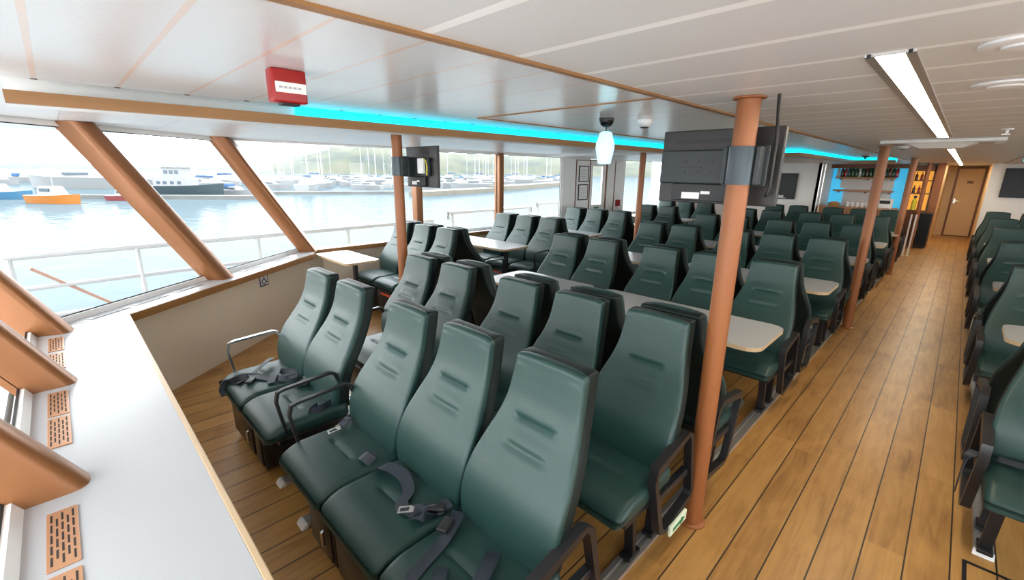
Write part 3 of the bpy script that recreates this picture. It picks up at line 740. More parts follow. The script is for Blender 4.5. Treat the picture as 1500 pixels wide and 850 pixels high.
belt(A[0], [([(-.20, -.38, S+.03), (-.16, -.43, S+.035), (-.14, -.50, S+.008), (-.12, -.58, S+.006), (-.10, -.66, S-.004)], .046, (1, .1, 0)),
            ([(.02, -.40, S+.012), (.06, -.46, S+.03), (.09, -.54, S+.024), (.10, -.62, S+.004)], .050, (1, .2, 0)),
            ([(-.06, -.56, S+.006), (-.02, -.60, S+.03), (.03, -.64, S+.02)], .048, (.6, .6, 0))], buckles=[(-.17, -.46, S+.03, .4)])
belt(R0, [([(-.20, -.40, S+.012), (-.10, -.44, S+.03), (.0, -.42, S+.012), (.14, -.46, S+.02)], .046, (.2, 1, .2)),
          ([(-.26, -.36, .46), (-.29, -.42, .44), (-.30, -.47, .36), (-.30, -.46, .28)], .042, (0, 1, .2))], tongues=[(-.06, -.40, S+.035, 2.6)])

# exit arrow under the first aisle armrest
o = thing('exit_sign', 'pale green exit marker with a dark arrow under the aisle armrest by the pillar', 'sign', (TRIO[0]+.246+.021, 2.05-.25, .155))
MB().rbox(0, .014, -.085, .085, -.028, .028, .004).obj('plate', 'glow_sign', o)
m = MB()
ar = [(.014, -.060, -.009), (.014, .020, -.009), (.014, .020, -.020), (.014, .062, 0), (.014, .020, .020), (.014, .020, .009), (.014, -.060, .009)]
m.hull(ar, [(.0155, y, z) for _, y, z in ar]); m.obj('arrow', 'green_sign', o)

# rails under the seats
for x, y0, y1, lab in ((-.79, .57, 12.0, 'aluminium seat rail on the floor along the aisle under the threes'), (-2.06, .57, 12.0, 'aluminium seat rail under the inner ends of the threes'),
                       (-2.46, .60, 12.0, 'aluminium seat rail under the inboard seats of the pairs'), (-3.12, .66, 12.0, 'aluminium seat rail under the outboard seats of the pairs'),
                       (-4.15, 2.62, 11.6, 'aluminium seat rail under the inner ends of the window threes'), (.39, 2.80, 13.4, 'aluminium seat rail across the aisle with a white end cap')):
    o = thing('seat_rail', lab, 'floor rail', (x, 0, 0))
    m = MB(); m.box(-.035, .035, y0+.03, y1, .0, .012); m.box(-.035, -.012, y0+.03, y1, .012, .022); m.box(.012, .035, y0+.03, y1, .012, .022); m.obj('track', 'alu', o)
    m = MB().hull([(-.037, y0, .0), (.037, y0, .0), (.037, y0+.032, .0), (-.037, y0+.032, .0)], [(-.037, y0+.018, .023), (.037, y0+.018, .023), (.037, y0+.032, .023), (-.037, y0+.032, .023)])
    m.obj('end_cap', 'white_plastic', o)

# ------------------------------------------------------------------ tables
def table(x0, x1, y0, y1, legs, label, ch=.10, group='white tables between the seats'):
    cx, cy = (x0+x1)/2, (y0+y1)/2
    o = thing('table', label, 'table', (cx, cy, 0), 0, group)
    a, b = (x1-x0)/2, (y1-y0)/2
    poly = []
    for sx, sy, a0 in ((1, 1, 0), (-1, 1, 90), (-1, -1, 180), (1, -1, 270)):
        for t in range(0, 91, 18):
            th = math.radians(a0+t); poly.append((sx*(a-ch)+ch*math.cos(th), sy*(b-ch*.9)+ch*.9*math.sin(th)))
    MB().prism(poly, .706, .732, side=1).obj('tabletop', ['white_lam', 'oak_edge'], o)
    for lx in legs:
        m = MB(); m.rbox(lx-cx-.03, lx-cx+.03, -.02, .02, .0, .69, .004); m.rbox(lx-cx-.04, lx-cx+.04, -.16, .16, .69, .706, .003); m.rbox(lx-cx-.06, lx-cx+.06, -.06, .06, .0, .012, .003)
        m.obj('leg', 'black', o)
    return o
o = table(-5.60, -4.72, 2.14, 2.56, (-4.95,), 'small white table in the window corner by the angled sill', .06)
for k in range(5):
    c = 3.09+PIT*k
    table(-2.13, -.69, c-.30, c+.30, (-1.0, -1.9), 'long white table between the central threes, %s from the bow' % ORD[k])
    table(-3.2, -2.23, c-.29, c+.29, (-2.9,), 'white table between the central pairs, %s from the bow' % ORD[k])
    if k < 4: table(-5.72, -4.22, c+1.27-.27, c+1.27+.27, (-4.45, -5.3), 'white table at the side windows, %s between the window threes' % ORD[k])
for k in range(5): table(.37, 1.8, 4.40+PIT*k-.25, 4.40+PIT*k+.25, (.72,), 'white table across the aisle, %s from the bow' % ORD[k])

# ------------------------------------------------------------------ televisions
def tv(x0, x1, y, z0, z1, px, py, pr, label, shade):
    o = thing('television', label, 'television', ((x0+x1)/2, y, z0))
    w = (x1-x0)/2; h = z1-z0
    MB().rbox(-w, w, 0, .028, 0, h, .005).obj('screen_frame', 'tv_brown', o)
    MB().rbox(-w+.012, w-.012, .0275, .030, .012, h-.012, .001).obj('screen', 'screen', o)
    m = MB().rbox(-w*.96, w*.62, -.03, .003, h*.27, h*.73, .008); m.obj('rear_housing', 'tv_grey', o)
    m = MB().rbox(-w*.72, w*.35, -.022, .003, h*.03, h*.27, .005); m.obj('socket_panel', 'black_plastic', o)
    m = MB(); m.box(-w*.52, -w*.2, -.0235, -.0215, h*.06, h*.15); m.box(-w*.18, -w*.02, -.0235, -.0215, h*.13, h*.17); m.obj('sticker', 'sticker', o)
    m = MB()
    for ux in (-.5, -.27, -.04): m.lathe([(.006, 0), (.006, .004)], 8, (0, 0, 0)) if False else m.box(ux*w-.005, ux*w+.005, -.033, -.029, h*.41, h*.435); m.box(ux*w-.005, ux*w+.005, -.033, -.029, h*.56, h*.585)
    m.box(-w*.56, -w*.2, -.033, -.029, h*.485, h*.505); m.obj('mounting_holes', 'black', o)
    MB().rbox(-w*.74, w*.5, -.004, .002, h*.82, h*.86, .001).obj('vent_slot', 'black', o)
    # clamp around the pillar, bracket plates
    lx = px-(x0+x1)/2; ly = py-y
    k_ = MB().lathe([(pr+.001, h*.28), (pr+.010, h*.28), (pr+.010, h*.74), (pr+.001, h*.74)], 28, (lx, ly, 0)).obj('pillar_clamp', shade, o, True)
    m = MB(); m.rbox(lx-.09, lx+.09, ly+pr+.004, ly+pr+.012, h*.26, h*.76, .003)
    m.rbox(lx+.055, lx+.075, ly-.01, -.0, h*.28, h*.74, .004); m.rbox(lx-.075, lx-.055, ly-.01, -.0, h*.28, h*.74, .004); m.obj('bracket', 'tv_grey', o)
    return o
t = tv(-1.10, -.565, 2.165, 1.613, 1.945, -.685, 2.04, .045, 'large television seen from behind, clamped to the copper pillar beside the aisle', 'clamp')
m = MB().tube([(-.575, 2.03, ZC-.002), (-.578, 2.05, 2.01), (-.583, 2.09, 1.95), (-.585, 2.118, 1.88), (-.585, 2.122, 1.78), (-.584, 2.122, 1.70), (-.592, 2.124, 1.665), (-.60, 2.14, 1.66)], .0065)
tag(m.obj('power_cable', 'black_plastic', smooth=True), 'black cable running from the ceiling down behind the large television', 'cable')
t = tv(-3.44, -3.00, 2.17, 1.615, 1.94, -3.37, 2.04, .043, 'small television seen from behind, clamped to the pillar near the window seats', 'clamp')
MB().rbox(.02, .10, -.055, -.03, .11, .23, .006).obj('power_box', 'white_plastic', t)
m = MB().tube([(.10, -.045, .22), (.14, -.05, .21), (.15, -.05, .16), (.13, -.04, .1)], .005); m.obj('wire', 'yellow', t, True)
o = thing('television', 'flat black television on the white bulkhead beside the bar', 'television', (-3.42, 13.98, 1.1))
MB().rbox(-.22, .22, -.05, .0, 0, .68, .006).obj('screen_frame', 'black_plastic', o); MB().box(-.21, .21, -.054, -.05, .01, .67).obj('screen', 'screen', o)
m = MB(); [m.box(-.19+.03*i, -.168+.03*i, -.056, -.054, .04, .10) for i in range(5)]; m.box(-.19, .02, -.056, -.054, .03, .038); m.obj('screen_text', 'sticker', o)
o = thing('television', 'flat black television on the white wall beyond the aisle door', 'television', (1.0, 15.60, 1.28))
MB().rbox(-.42, .42, -.06, .0, 0, .66, .006).obj('screen_frame', 'black_plastic', o); MB().box(-.41, .41, -.064, -.06, .01, .65).obj('screen', 'screen', o)

# ------------------------------------------------------------------ ceiling fittings
for y0, y1, lab in ((1.55, 5.02, 'long warm ceiling light over the aisle, near the bow'), (7.2, 17.6, 'long warm ceiling light over the aisle, beyond the air conditioner')):
    o = thing('ceiling_light', lab, 'ceiling light', (CX, 0, ZC))
    m = MB(); m.box(-.052, -.030, y0-.005, y1+.005, -.006, .0); m.box(.030, .052, y0-.005, y1+.005, -.006, .0); m.box(-.03, .03, y0-.005, y0+.0, -.006, 0); m.box(-.03, .03, y1, y1+.005, -.006, 0); m.obj('frame', 'alu', o)
    MB().box(-.030, .030, y0, y1, -.004, -.001).obj('diffuser', 'lamp', o)
    m = MB(); [m.box(sx*.041-.004, sx*.041+.004, y0-.012, y0-.004, -.008, 0) for sx in (-1, 1)]; m.obj('end_clips', 'black', o)
o = thing('ceiling_air_conditioner', 'white air conditioning cassette on the ceiling between the two long lights', 'air conditioner', (CX, 5.5, ZC))
MB().rbox(-.42, .36, -.24, .24, -.03, .0, .01).obj('panel', 'white_plastic', o, True)
MB().hull([(-.24, -.18, -.03), (.20, -.18, -.03), (.20, .18, -.03), (-.24, .18, -.03)], [(-.15, -.12, -.07), (.11, -.12, -.07), (.11, .12, -.07), (-.15, .12, -.07)]).obj('grille', 'white_plastic', o)
m = MB(); m.box(-.36, -.27, -.02, .02, -.033, -.029); m.box(.21, .30, -.02, .02, -.033, -.029); m.obj('louvre_slot', 'slot', o)
for (x, y, lab) in ((.03, 2.29, 'round white ceiling vent beside the long light'), (.04, 1.63, 'round white ceiling vent ahead of the long light')):
    o = thing('ceiling_vent', lab, 'ceiling vent', (x, y, ZC))
    MB().lathe([(.085, -.0005), (.085, -.006), (.07, -.012), (.05, -.008)], 28).obj('ring', 'white_plastic', o, True)
    MB().lathe([(.045, -.006), (.045, -.014), (.02, -.018)], 24).obj('disc', 'white_plastic', o, True)
o = thing('smoke_detector', 'white smoke detector on the side ceiling next to the lantern', 'smoke detector', (-1.40, 2.5, ZC))
MB().lathe([(.045, -.0005), (.045, -.016), (.038, -.03), (.02, -.042)], 20).obj('body', 'white_plastic', o, True); MB().lathe([(.024, -.041), (.022, -.047)], 12).obj('sensor', 'black_plastic', o)
o = thing('smoke_detector', 'white smoke detector on the main ceiling by the second pillar', 'smoke detector', (-.52, 6.1, ZC))
MB().lathe([(.05, -.0005), (.05, -.016), (.042, -.03), (.02, -.045)], 20).obj('body', 'white_plastic', o, True); MB().lathe([(.026, -.044), (.022, -.05)], 12).obj('sensor', 'black_plastic', o)
o = thing('ceiling_sprinkler', 'small white sprinkler on the main ceiling beyond the round vents', 'sprinkler', (.12, 4.4, ZC))
MB().lathe([(.03, -.0005), (.028, -.008), (.008, -.012), (.008, -.03), (.018, -.034)], 14).obj('body', 'white_plastic', o, True); MB().lathe([(.02, -.034), (.02, -.037)], 12).obj('deflector', 'chrome', o)
o = thing('camera_dome', 'black dome camera on the side ceiling above the cyan lantern', 'camera', (-1.53, 2.30, ZC))
MB().lathe([(.043, -.0005), (.043, -.008)], 24).obj('base', 'black_plastic', o); MB().lathe([(.042, -.008), (.040, -.022), (.032, -.038), (.018, -.047), (.004, -.05)], 24).obj('dome', 'screen', o, True)
o = thing('lantern', 'pale cyan frosted lantern hanging below the black dome', 'lantern', (-1.53, 2.30, 2.0))
MB().lathe([(.004, -.001), (.004, -.022)], 8).obj('cord', 'black_plastic', o)
MB().lathe([(.022, -.022), (.036, -.030), (.040, -.05), (.052, -.085), (.054, -.11), (.046, -.155), (.037, -.20), (.03, -.203)], 28).obj('shade', 'lantern', o, True)
o = thing('cable_gland', 'small black gland on the cyan lit ceiling near the bar', 'fitting', (-1.25, 9.4, ZC))
MB().lathe([(.05, -.0005), (.05, -.012), (.015, -.02), (.012, -.05)], 14).obj('base', 'black_plastic', o, True)
o = thing('ceiling_fire_alarm', 'red fire alarm box with white label on the side ceiling', 'fire alarm', (-1.555, .575, ZC))
MB().rbox(-.055, .0, -.052, .052, -.098, -.0005, .006).obj('housing', 'red', o, True)
MB().box(-.0, .0018, -.044, .048, -.070, -.040).obj('label', 'sticker', o)
m = MB(); [m.box(.0018, .0024, -.034+.014*i, -.024+.014*i, -.058, -.052) for i in range(5)]; m.obj('printed_letters', 'vent_grey', o)
MB().rbox(-.04, -.01, -.03, .03, -.106, -.096, .004).obj('key_slot', 'black_plastic', o)

# ------------------------------------------------------------------ accessible place sign on the angled wall
P0 = Vector((-4.02, .10, 0)); P1 = Vector((-5.80, 2.32, 0)); dd = (P1-P0).normalized(); nn = Vector((dd.y, -dd.x, 0)); nn = nn if nn.x > 0 else -nn
c_ = P0+dd*(Vector((-4.97, 1.44, 0))-P0).dot(dd) + nn*.002
o = thing('wheelchair_sign', 'blue and white wheelchair sign on the beige angled wall', 'sign', (c_.x, c_.y, .625), math.atan2(dd.y, dd.x))
sgn = -1 if (Matrix.Rotation(math.atan2(dd.y, dd.x), 3, 'Z') @ Vector((0, 1, 0))).dot(nn) < 0 else 1
# local +x runs aft along the wall, local y*sgn points into the saloon
def slab(mb, x0, x1, z0, z1, a, b): y = sorted((sgn*a, sgn*b)); return mb.box(x0, x1, y[0], y[1], z0, z1)
slab(MB(), -.068, .068, -.07, .07, -.001, .002).obj('plate', 'navy', o)
slab(MB(), -.055, .055, -.057, .057, .002, .003).obj('panel', 'sticker', o)
m = MB(); y_ = sgn*.0036
m.tube([(-.004, y_, .046), (-.004, y_, .036)], .009, 8)
m.tube([(-.004, y_, .03), (-.002, y_, -.004), (.022, y_, -.006), (.032, y_, -.034), (.042, y_, -.032)], .0056, 6)
m.tube([(-.002, y_, .014), (.018, y_, .012)], .0048, 6)
m.tube([(-.006+.028*math.cos(t_), y_, -.020+.028*math.sin(t_)) for t_ in [math.radians(q) for q in range(120, 351, 15)]], .0048, 6)
m.obj('wheelchair_symbol', 'navy', o)

# floor hatch across the aisle
m = MB()
for a in ((.32, .335, 2.0, 2.72), (.335, 1.0, 2.705, 2.72), (.985, 1.0, 2.0, 2.705), (.335, .985, 2.0, 2.015)): m.box(a[0], a[1], a[2], a[3], .0, .003)
tag(m.obj('floor_hatch_frame', 'black'), 'thin black hatch outline let into the oak floor across the aisle', 'hatch')

# ------------------------------------------------------------------ bar
o = thing('bar_counter', 'wooden bar counter at the stern end behind the seats', 'bar', (-1.85, 14.05, 0))
MB().box(-.82, .72, .0, .55, 0, .93).obj('front', 'bar_wood', o); MB().rbox(-.86, .76, -.06, .60, .93, .97, .008).obj('worktop', 'bar_wood', o)
m = MB(); [m.box(-.80+.31*i, -.79+.31*i, -.006, .0, .05, .9) for i in range(6)]; m.obj('panel_joints', 'dark_wood', o)
struct(MB().box(-2.72, -2.42, 15.57, 15.6, .9, 1.92).box(-1.36, -1.04, 15.57, 15.6, .9, 1.92).obj('wall_bar_lining', 'blue_light'), None)
struct(MB().box(-2.72, -1.04, 15.2, 15.6, 1.93, ZC).obj('trim_bar_head', 'dark_wood'))
for z, lab in ((1.70, 'upper dark wooden shelf of bottles behind the bar'), (1.36, 'lower dark wooden shelf behind the bar')):
    o = thing('bar_shelf', lab, 'shelf', (-1.9, 15.36, z))
    MB().rbox(-.70, .58, -.12, .2, -.045, 0, .004).obj('board', 'bar_wood', o); 
    m = MB(); [m.box(x, x+.02, -.1, .2, -.08, -.03) for x in (-.6, 0, .5)]; m.obj('bracket', 'dark_wood', o)
struct(MB().box(-2.5, -1.35, 15.54, 15.57, 1.40, 1.66).obj('wall_bar_panel', 'white'))
bt = {}
for c in ('bottle_green', 'bottle_brown', 'bottle_clear', 'bottle_red'):
    bt[c] = MB().lathe([(.036, 0), (.038, .01), (.038, .17), (.030, .20), (.013, .23), (.013, .285), (.016, .287), (.016, .30)], 12).mesh('bottle', c, True)
BL = {'bottle_green': 'green', 'bottle_brown': 'dark brown', 'bottle_clear': 'clear', 'bottle_red': 'red'}
for i in range(17):
    c = random.choice(list(bt)); o = link('bottle', bt[c]); o.location = (-2.56+.078*i, 15.36+.03*(i % 2), 1.7005)
    tag(o, '%s glass bottle standing on the upper shelf behind the bar' % BL[c], 'bottle', 'bottles on the upper bar shelf, %s' % BL[c])
gl = MB().lathe([(.034, 0), (.036, .004), (.044, .115), (.040, .113), (.032, .012)], 14).mesh('glass', 'white_plastic', True)
for i in range(6):
    o = link('cup', gl); o.location = (-2.06+.10*i, 14.25, .9705); tag(o, 'white cup in the row standing on the bar counter', 'cup', 'white cups on the bar counter')
o = thing('basket', 'wicker basket of bread on the bar counter', 'basket', (-2.35, 14.25, .9705)); MB().lathe([(.10, 0), (.15, .07), (.155, .075), (.14, .07), (.09, .01)], 18).obj('bowl', 'bread', o, True)
MB().rbox(-.09, .09, -.06, .06, .04, .11, .03, seg=3).obj('loaf', 'bread', o, True)
o = thing('coffee_machine', 'white coffee machine at the end of the bar counter', 'machine', (-1.32, 14.3, .9705))
MB().rbox(-.13, .13, -.15, .15, 0, .22, .015).obj('body', 'white_plastic', o, True); MB().rbox(-.10, .10, -.16, -.148, .11, .19, .004).obj('control_panel', 'black_plastic', o); MB().box(-.1, .1, -.19, -.148, .0, .02).obj('drip_tray', 'chrome', o)
for x, lab in ((-2.69, 'slim chrome post at the bar corner, on the bulkhead side'), (-2.62, 'slim chrome post at the bar corner, on the counter side')):
    tag(MB().lathe([(.014, 0), (.014, ZH-.06)], 12).obj('bar_post', 'chrome', smooth=True, loc=(x, 13.94, 0)), lab, 'post', 'chrome posts at the bar corner')
# lit niche next to the bar
o = thing('display_cabinet', 'orange lit display cabinet between the bar and the wooden column', 'cabinet', (-.82, 15.50, 0))
m = MB(); m.box(-.20, .20, .06, .09, .9, 1.86); m.obj('back_panel', 'orange_light', o)
m = MB(); m.box(-.22, -.20, -.15, .09, 0, 1.98); m.box(.20, .22, -.15, .09, 0, 1.98); m.box(-.22, .22, -.15, .09, 1.86, 2.0); m.box(-.20, .20, -.15, .09, 0, .9); m.obj('carcass', 'dark_wood', o)
for z in (1.30, 1.62): MB().box(-.20, .20, -.12, .06, z, z+.025).obj('shelf', 'dark_wood', o)
for z, lab in ((1.3255, 'middle'), (1.6455, 'top')):
    for i in range(3):
        c = ['bottle_brown', 'bottle_red', 'bottle_clear'][i]; q = link('bottle', bt[c]); q.location = (-.93+.10*i, 15.47, z); q.scale = (.8, .8, .65)
        tag(q, '%s glass bottle on the %s shelf of the orange lit cabinet' % (BL[c], lab), 'bottle', 'bottles in the lit cabinet, %s shelf' % lab)
o = thing('bottle', 'yellow bottle with dark cap on the display cabinet', 'bottle', (-.86, 15.43, .9005)); MB().lathe([(.05, 0), (.05, .22), (.02, .27), (.02, .30)], 14).obj('body', 'yellow', o, True); MB().lathe([(.03, .30), (.03, .36)], 12).obj('cap', 'navy', o)
o = thing('drinks_fridge', 'low black fridge beside the wooden column', 'fridge', (-.575, 15.15, 0)); MB().rbox(-.13, .13, -.17, .17, 0, .86, .01).obj('body', 'black_plastic', o); MB().rbox(-.12, .12, -.18, -.17, .08, .84, .004).obj('door', 'screen', o)
m = MB(); m.tube([(-.1, -.18, .3), (-.1, -.20, .32), (-.1, -.20, .6), (-.1, -.18, .62)], .008); m.obj('handle', 'chrome', o, True)
for x, lab in ((-.73, 'slim white post before the bar, on the seat side of the two'), (-.65, 'slim white post before the bar, on the aisle side of the two')):
    o = thing('barrier_post', lab, 'post', (x, 13.3, 0), 0, 'white posts before the bar')
    MB().lathe([(.016, .01), (.016, .92)], 12).obj('pole', 'white_plastic', o, True); MB().lathe([(.03, 0), (.03, .012)], 14).obj('foot', 'white_plastic', o)

# ------------------------------------------------------------------ outside
WZ = -1.9
struct(MB().add([(-2500, -600, WZ), (60, -600, WZ), (60, 2500, WZ), (-2500, 2500, WZ)], [(0, 1, 2, 3)]).obj('water', 'water'))
struct(MB().prism([(-4.2, -.9), (-3.6, -1.6), (4.0, -1.6), (4.0, -.36), (-3.98, -.36), (XP-.12, 2.1), (XP-.12, YB), (-6.9, YB), (-6.9, .3), (-6.4, -.6)], -.30, -.12).obj('outer_deck', 'deck'))
struct(MB().prism([(-5.2, -1.25), (-3.2, -7.5), (2.8, -7.5), (4.8, -1.25)], -.25, .05).obj('foredeck', 'foredeck'))
struct(MB().prism([(6.9, -25), (60, -25), (60, 60), (6.9, 60)], WZ-.5, -.35).obj('added_bounce_quay', 'bounce_quay'))  # unseen quay added to starboard to bounce daylight up to the ceiling
struct(MB().prism([(-3.98, -.37), (3.6, -.37), (3.6, -.32), (-3.95, -.32)], -.3, ZL-.03).obj('wall_bow_outer', 'white'))
lo = [(p.x, p.y, -.3) for p in (G0+N*.05, G1+N*.05, G1+N*.02, G0+N*.02)]
struct(MB().hull(lo, [(p[0], p[1], ZL-.03) for p in lo]).obj('wall_bow_outer_port', 'white'))
def railing(pts, ztop, mids, label, posts, zb=-.12, r=.03):
    o = thing('deck_railing', label, 'railing', (pts[0][0], pts[0][1], zb)); X, Y = pts[0]
    L = lambda p, z: (p[0]-X, p[1]-Y, z-zb)
    MB().tube([L(pts[0], ztop-.12)]+[L(p, ztop) for p in pts]+[L(pts[-1], ztop-.12)], r, 8).obj('top_rail', 'rail', o, True)
    for z in mids: MB().tube([L(p, z) for p in pts], r*.8, 8).obj('mid_rail', 'rail', o, True)
    for p in posts: MB().tube([L(p, zb), L(p, ztop-.01)], r*.9, 8).obj('post', 'rail', o, True)
    return o
rp = [(-6.35, -.46), (-6.38, .5), (-6.40, 1.3), (-6.46, 2.6), (-6.55, 4.6)]
o = railing(rp, .90, (.58, .28), 'white deck railing outside the angled corner windows', [(-6.35, -.44), (-6.38, .52), (-6.42, 1.75), (-6.47, 3.0), (-6.53, 4.3)])
MB().tube([(0, .15, .90), (-.03, .95, .2)], .016, 8).obj('brace', 'rust', o, True)
MB().box(-.03, .0, .0, 5.0, .02, .16).obj('kick_plate', 'rust', o)
railing([(-6.62, 5.0), (-6.72, 7.35)], 1.0, (.62,), 'grey deck railing outside the second and third side windows', [(-6.63, 5.1), (-6.67, 6.2), (-6.72, 7.3)])
railing([(-6.72, 7.55), (-6.80, 9.2)], 1.06, (.75, .45), 'grey gate railing outside the side window next to the port door', [(-6.72, 7.6), (-6.76, 8.4), (-6.80, 9.15)])

# hills
def hill(name, ang0, ang1, dist, prof, depth, m, label, yaw=44.74, base=WZ):
    """ridge running between two bearings; prof: list of (fraction, height)"""
    n = 48; mb = MB(); rows = 7
    for j in range(rows):
        for i in range(n+1):
            t = i/n; a = math.radians(ang0+(ang1-ang0)*t); d = dist+depth*(j/(rows-1))
            h = interp(prof, t)*math.sin(PI/2*min(1, j/(rows-2)))**.8
            h *= 1+.05*math.sin(i*2.3+j)+.04*math.sin(i*5.1+j*1.7)
            if j == rows-1: h *= .6
            mb.v.append((-math.sin(a)*d, math.cos(a)*d, base-.5+h))
    for j in range(rows-1):
        for i in range(n):
            a = j*(n+1)+i; mb.f.append((a, a+1, a+n+2, a+n+1)); mb.m.append(0)
    o = mb.obj(name, m, smooth=True); o['kind'] = 'structure'; return o
# bearings measured from aft (+Y) towards port
hill('hill_far_shore', 76, 28, 420, smooth_tab([(0, 1.5), (.04, 4), (.094, 12), (.167, 21), (.25, 28), (.31, 29), (.36, 27.5), (.44, 24), (.52, 22.5), (.66, 21), (.8, 20), (1, 18)]), 120, 'hill', '')
hill('hill_low_coast', 112, 58, 1400, [(0, 10), (.3, 12), (.6, 9), (.8, 16), (1, 22)], 200, 'coast', '')

# pontoons and boats: each on the water at its own bearing and distance
def at(px, py):
    """point on the water seen at a photo pixel"""
    f = 650.5; p, r, yw = math.radians(14.96), math.radians(.615), math.radians(44.74)
    fw = Vector((-math.sin(yw)*math.cos(p), math.cos(yw)*math.cos(p), -math.sin(p))); rt = Vector((math.cos(yw), math.sin(yw), 0)); up = rt.cross(fw)
    r2 = rt*math.cos(r)+up*math.sin(r); u2 = -rt*math.sin(r)+up*math.cos(r)
    d = r2*((px-750)/f)+u2*((425-py)/f)+fw
    t = (WZ-1.75)/d.z
    return Vector((d.x*t, d.y*t, WZ))
def hullm(L, W, H, sheer=.25, n=10):
    secs = []
    for i in range(n+1):
        t = i/n; x = L*(t-.5)
        w = W/2*(1-max(0, (t-.45)/.55)**2.2)*(.86+.14*min(1, t/.2)); w = max(w, .03)
        z = H*(1+sheer*(max(0, t-.3)/.7)**2)
        secs.append([(x, -w*.75, -.15), (x+L*.03*t, -w, z), (x+L*.03*t, w, z), (x, w*.75, -.15)])
    mb = MB(); 
    for s_ in secs: mb.v += s_
    for i in range(n):
        for j in range(4):
            k2 = (j+1) % 4; mb.f.append((i*4+j, i*4+k2, i*4+4+k2, i*4+4+j)); mb.m.append(0)
    mb.f.append((0, 1, 2, 3)); mb.f.append((n*4+3, n*4+2, n*4+1, n*4)); mb.m += [0, 0]
    return mb
BM = {}
for nm, (L, W, H) in dict(small=(6, 2.1, .8), mid=(9, 2.9, 1.1), big=(13, 3.8, 1.9)).items():
    for c in ('hull_white', 'hull_orange', 'hull_navy', 'hull_blue', 'hull_red'): BM[nm, c] = hullm(L, W, H).mesh('hull', c, True)
BM['cabin_small'] = MB().hull([(-1.2, -.75, .75), (1.0, -.65, .75), (1.0, .65, .75), (-1.2, .75, .75)], [(-1.1, -.65, 1.7), (.4, -.55, 1.7), (.4, .55, 1.7), (-1.1, .65, 1.7)]).mesh('cabin', 'hull_white')
BM['cabin_mid'] = MB().hull([(-2.2, -1.05, 1.05), (1.9, -.8, 1.05), (1.9, .8, 1.05), (-2.2, 1.05, 1.05)], [(-2.0, -.9, 1.9), (.9, -.6, 1.75), (.9, .6, 1.75), (-2.0, .9, 1.9)]).mesh('cabin', 'hull_white')
BM['wheelhouse'] = MB().box(-4.0, 1.6, -1.5, 1.5, 1.8, 3.2).box(-2.4, .8, -1.2, 1.2, 3.2, 4.9).box(-2.7, 1.1, -1.4, 1.4, 4.9, 5.05).mesh('wheelhouse', 'hull_white')
m = MB()
for x in (-3.4, -2.3, -1.1, .1): m.box(x, x+.6, -1.53, 1.53, 2.2, 2.7)
for x in (-2.1, -1.2, -.3): m.box(x, x+.6, -1.23, 1.23, 3.9, 4.5)
BM['wh_windows'] = m.mesh('windows', 'boat_window')
BM['win_small'] = MB().box(-.9, .3, -.72, .72, 1.2, 1.5).mesh('windows', 'boat_window')
BM['win_mid'] = MB().box(-1.6, .8, -.98, .98, 1.35, 1.6).mesh('windows', 'boat_window')
BM['mast'] = MB().lathe([(.13, 1.2), (.09, 12.5)], 6).tube([(0, 0, 2.2), (-3.4, 0, 2.3)], .08, 6).tube([(0, -.8, 7), (0, .8, 7)], .03, 6).tube([(.02, 0, 11.2), (4.3, 0, 1.3)], .012, 4).tube([(.0, 0, 11.2), (-4.2, 0, 1.3)], .012, 4).mesh('mast', 'mast')
BM['boom_cover'] = MB().tube([(0, 0, 2.42), (-1.8, 0, 2.5), (-3.3, 0, 2.42)], [.2, .17, .1], 8).mesh('sail_cover', 'cover_blue', True)
BM['canopy'] = MB().rbox(-2.6, -.7, -.95, .95, 1.35, 2.3, .2).mesh('canopy', 'cover_blue', True)
BM['short_mast'] = MB().lathe([(.05, 1.5), (.03, 4.5)], 6).tube([(0, -.5, 3.8), (0, .5, 3.8)], .03, 6).mesh('mast', 'mast')
def boat(px, py, kind, col, rz, label, group=None, scale=1, cover=None, name=None):
    p = at(px, py)
    nm = {'sail': 'sailing_yacht', 'motor': 'motor_boat', 'cruiser': 'cabin_cruiser', 'trawler': 'trawler'}[kind]
    o = thing(name or nm, label, 'boat', p, rz, group); o.scale = (scale,)*3
    if kind == 'sail':
        link('hull', BM['mid', col], o); link('cabin', BM['cabin_mid'], o); link('mast', BM['mast'], o)
        if cover: link('sail_cover', BM['boom_cover'], o)
    elif kind == 'motor':
        link('hull', BM['small', col], o); c = link('cabin', BM['cabin_small'], o); link('windows', BM['win_small'], c); link('mast', BM['short_mast'], o)
    elif kind == 'cruiser':
        link('hull', BM['mid', col], o); c = link('cabin', BM['cabin_mid'], o); link('windows', BM['win_mid'], c)
        if cover: link('canopy', BM['canopy'], o)
    else:
        link('hull', BM['big', col], o); c = link('wheelhouse', BM['wheelhouse'], o); link('windows', BM['wh_windows'], c); link('mast', BM['short_mast'], c, loc=(0, 0, 3.4))
    return o
YW = math.radians(44.74)
boat(84, 298, 'motor', 'hull_orange', YW-.2, 'small orange open boat with white cabin afloat off the bow windows', scale=1.0)
boat(2, 292, 'motor', 'hull_blue', YW+.2, 'blue hulled boat at the edge of the bow windows', scale=1.0)
boat(186, 294, 'motor', 'hull_red', YW-.1, 'red and white boat partly behind the raked middle post', scale=.7)
boat(272, 289, 'trawler', 'hull_navy', YW, 'dark navy trawler with white wheelhouse moored at the long pontoon', scale=.75)
boat(120, 276, 'cruiser', 'hull_white', YW+PI+.1, 'large white cruiser lying behind the orange boat', scale=1.7)
boat(345, 287, 'cruiser', 'hull_white', YW-.3, 'white cruiser with blue canopy moored past the trawler', scale=.7, cover=True)
GS = 'white yachts in the distant marina'; GC = 'white cruisers in the distant marina'; GB = 'white yachts with blue sail covers in the distant marina'
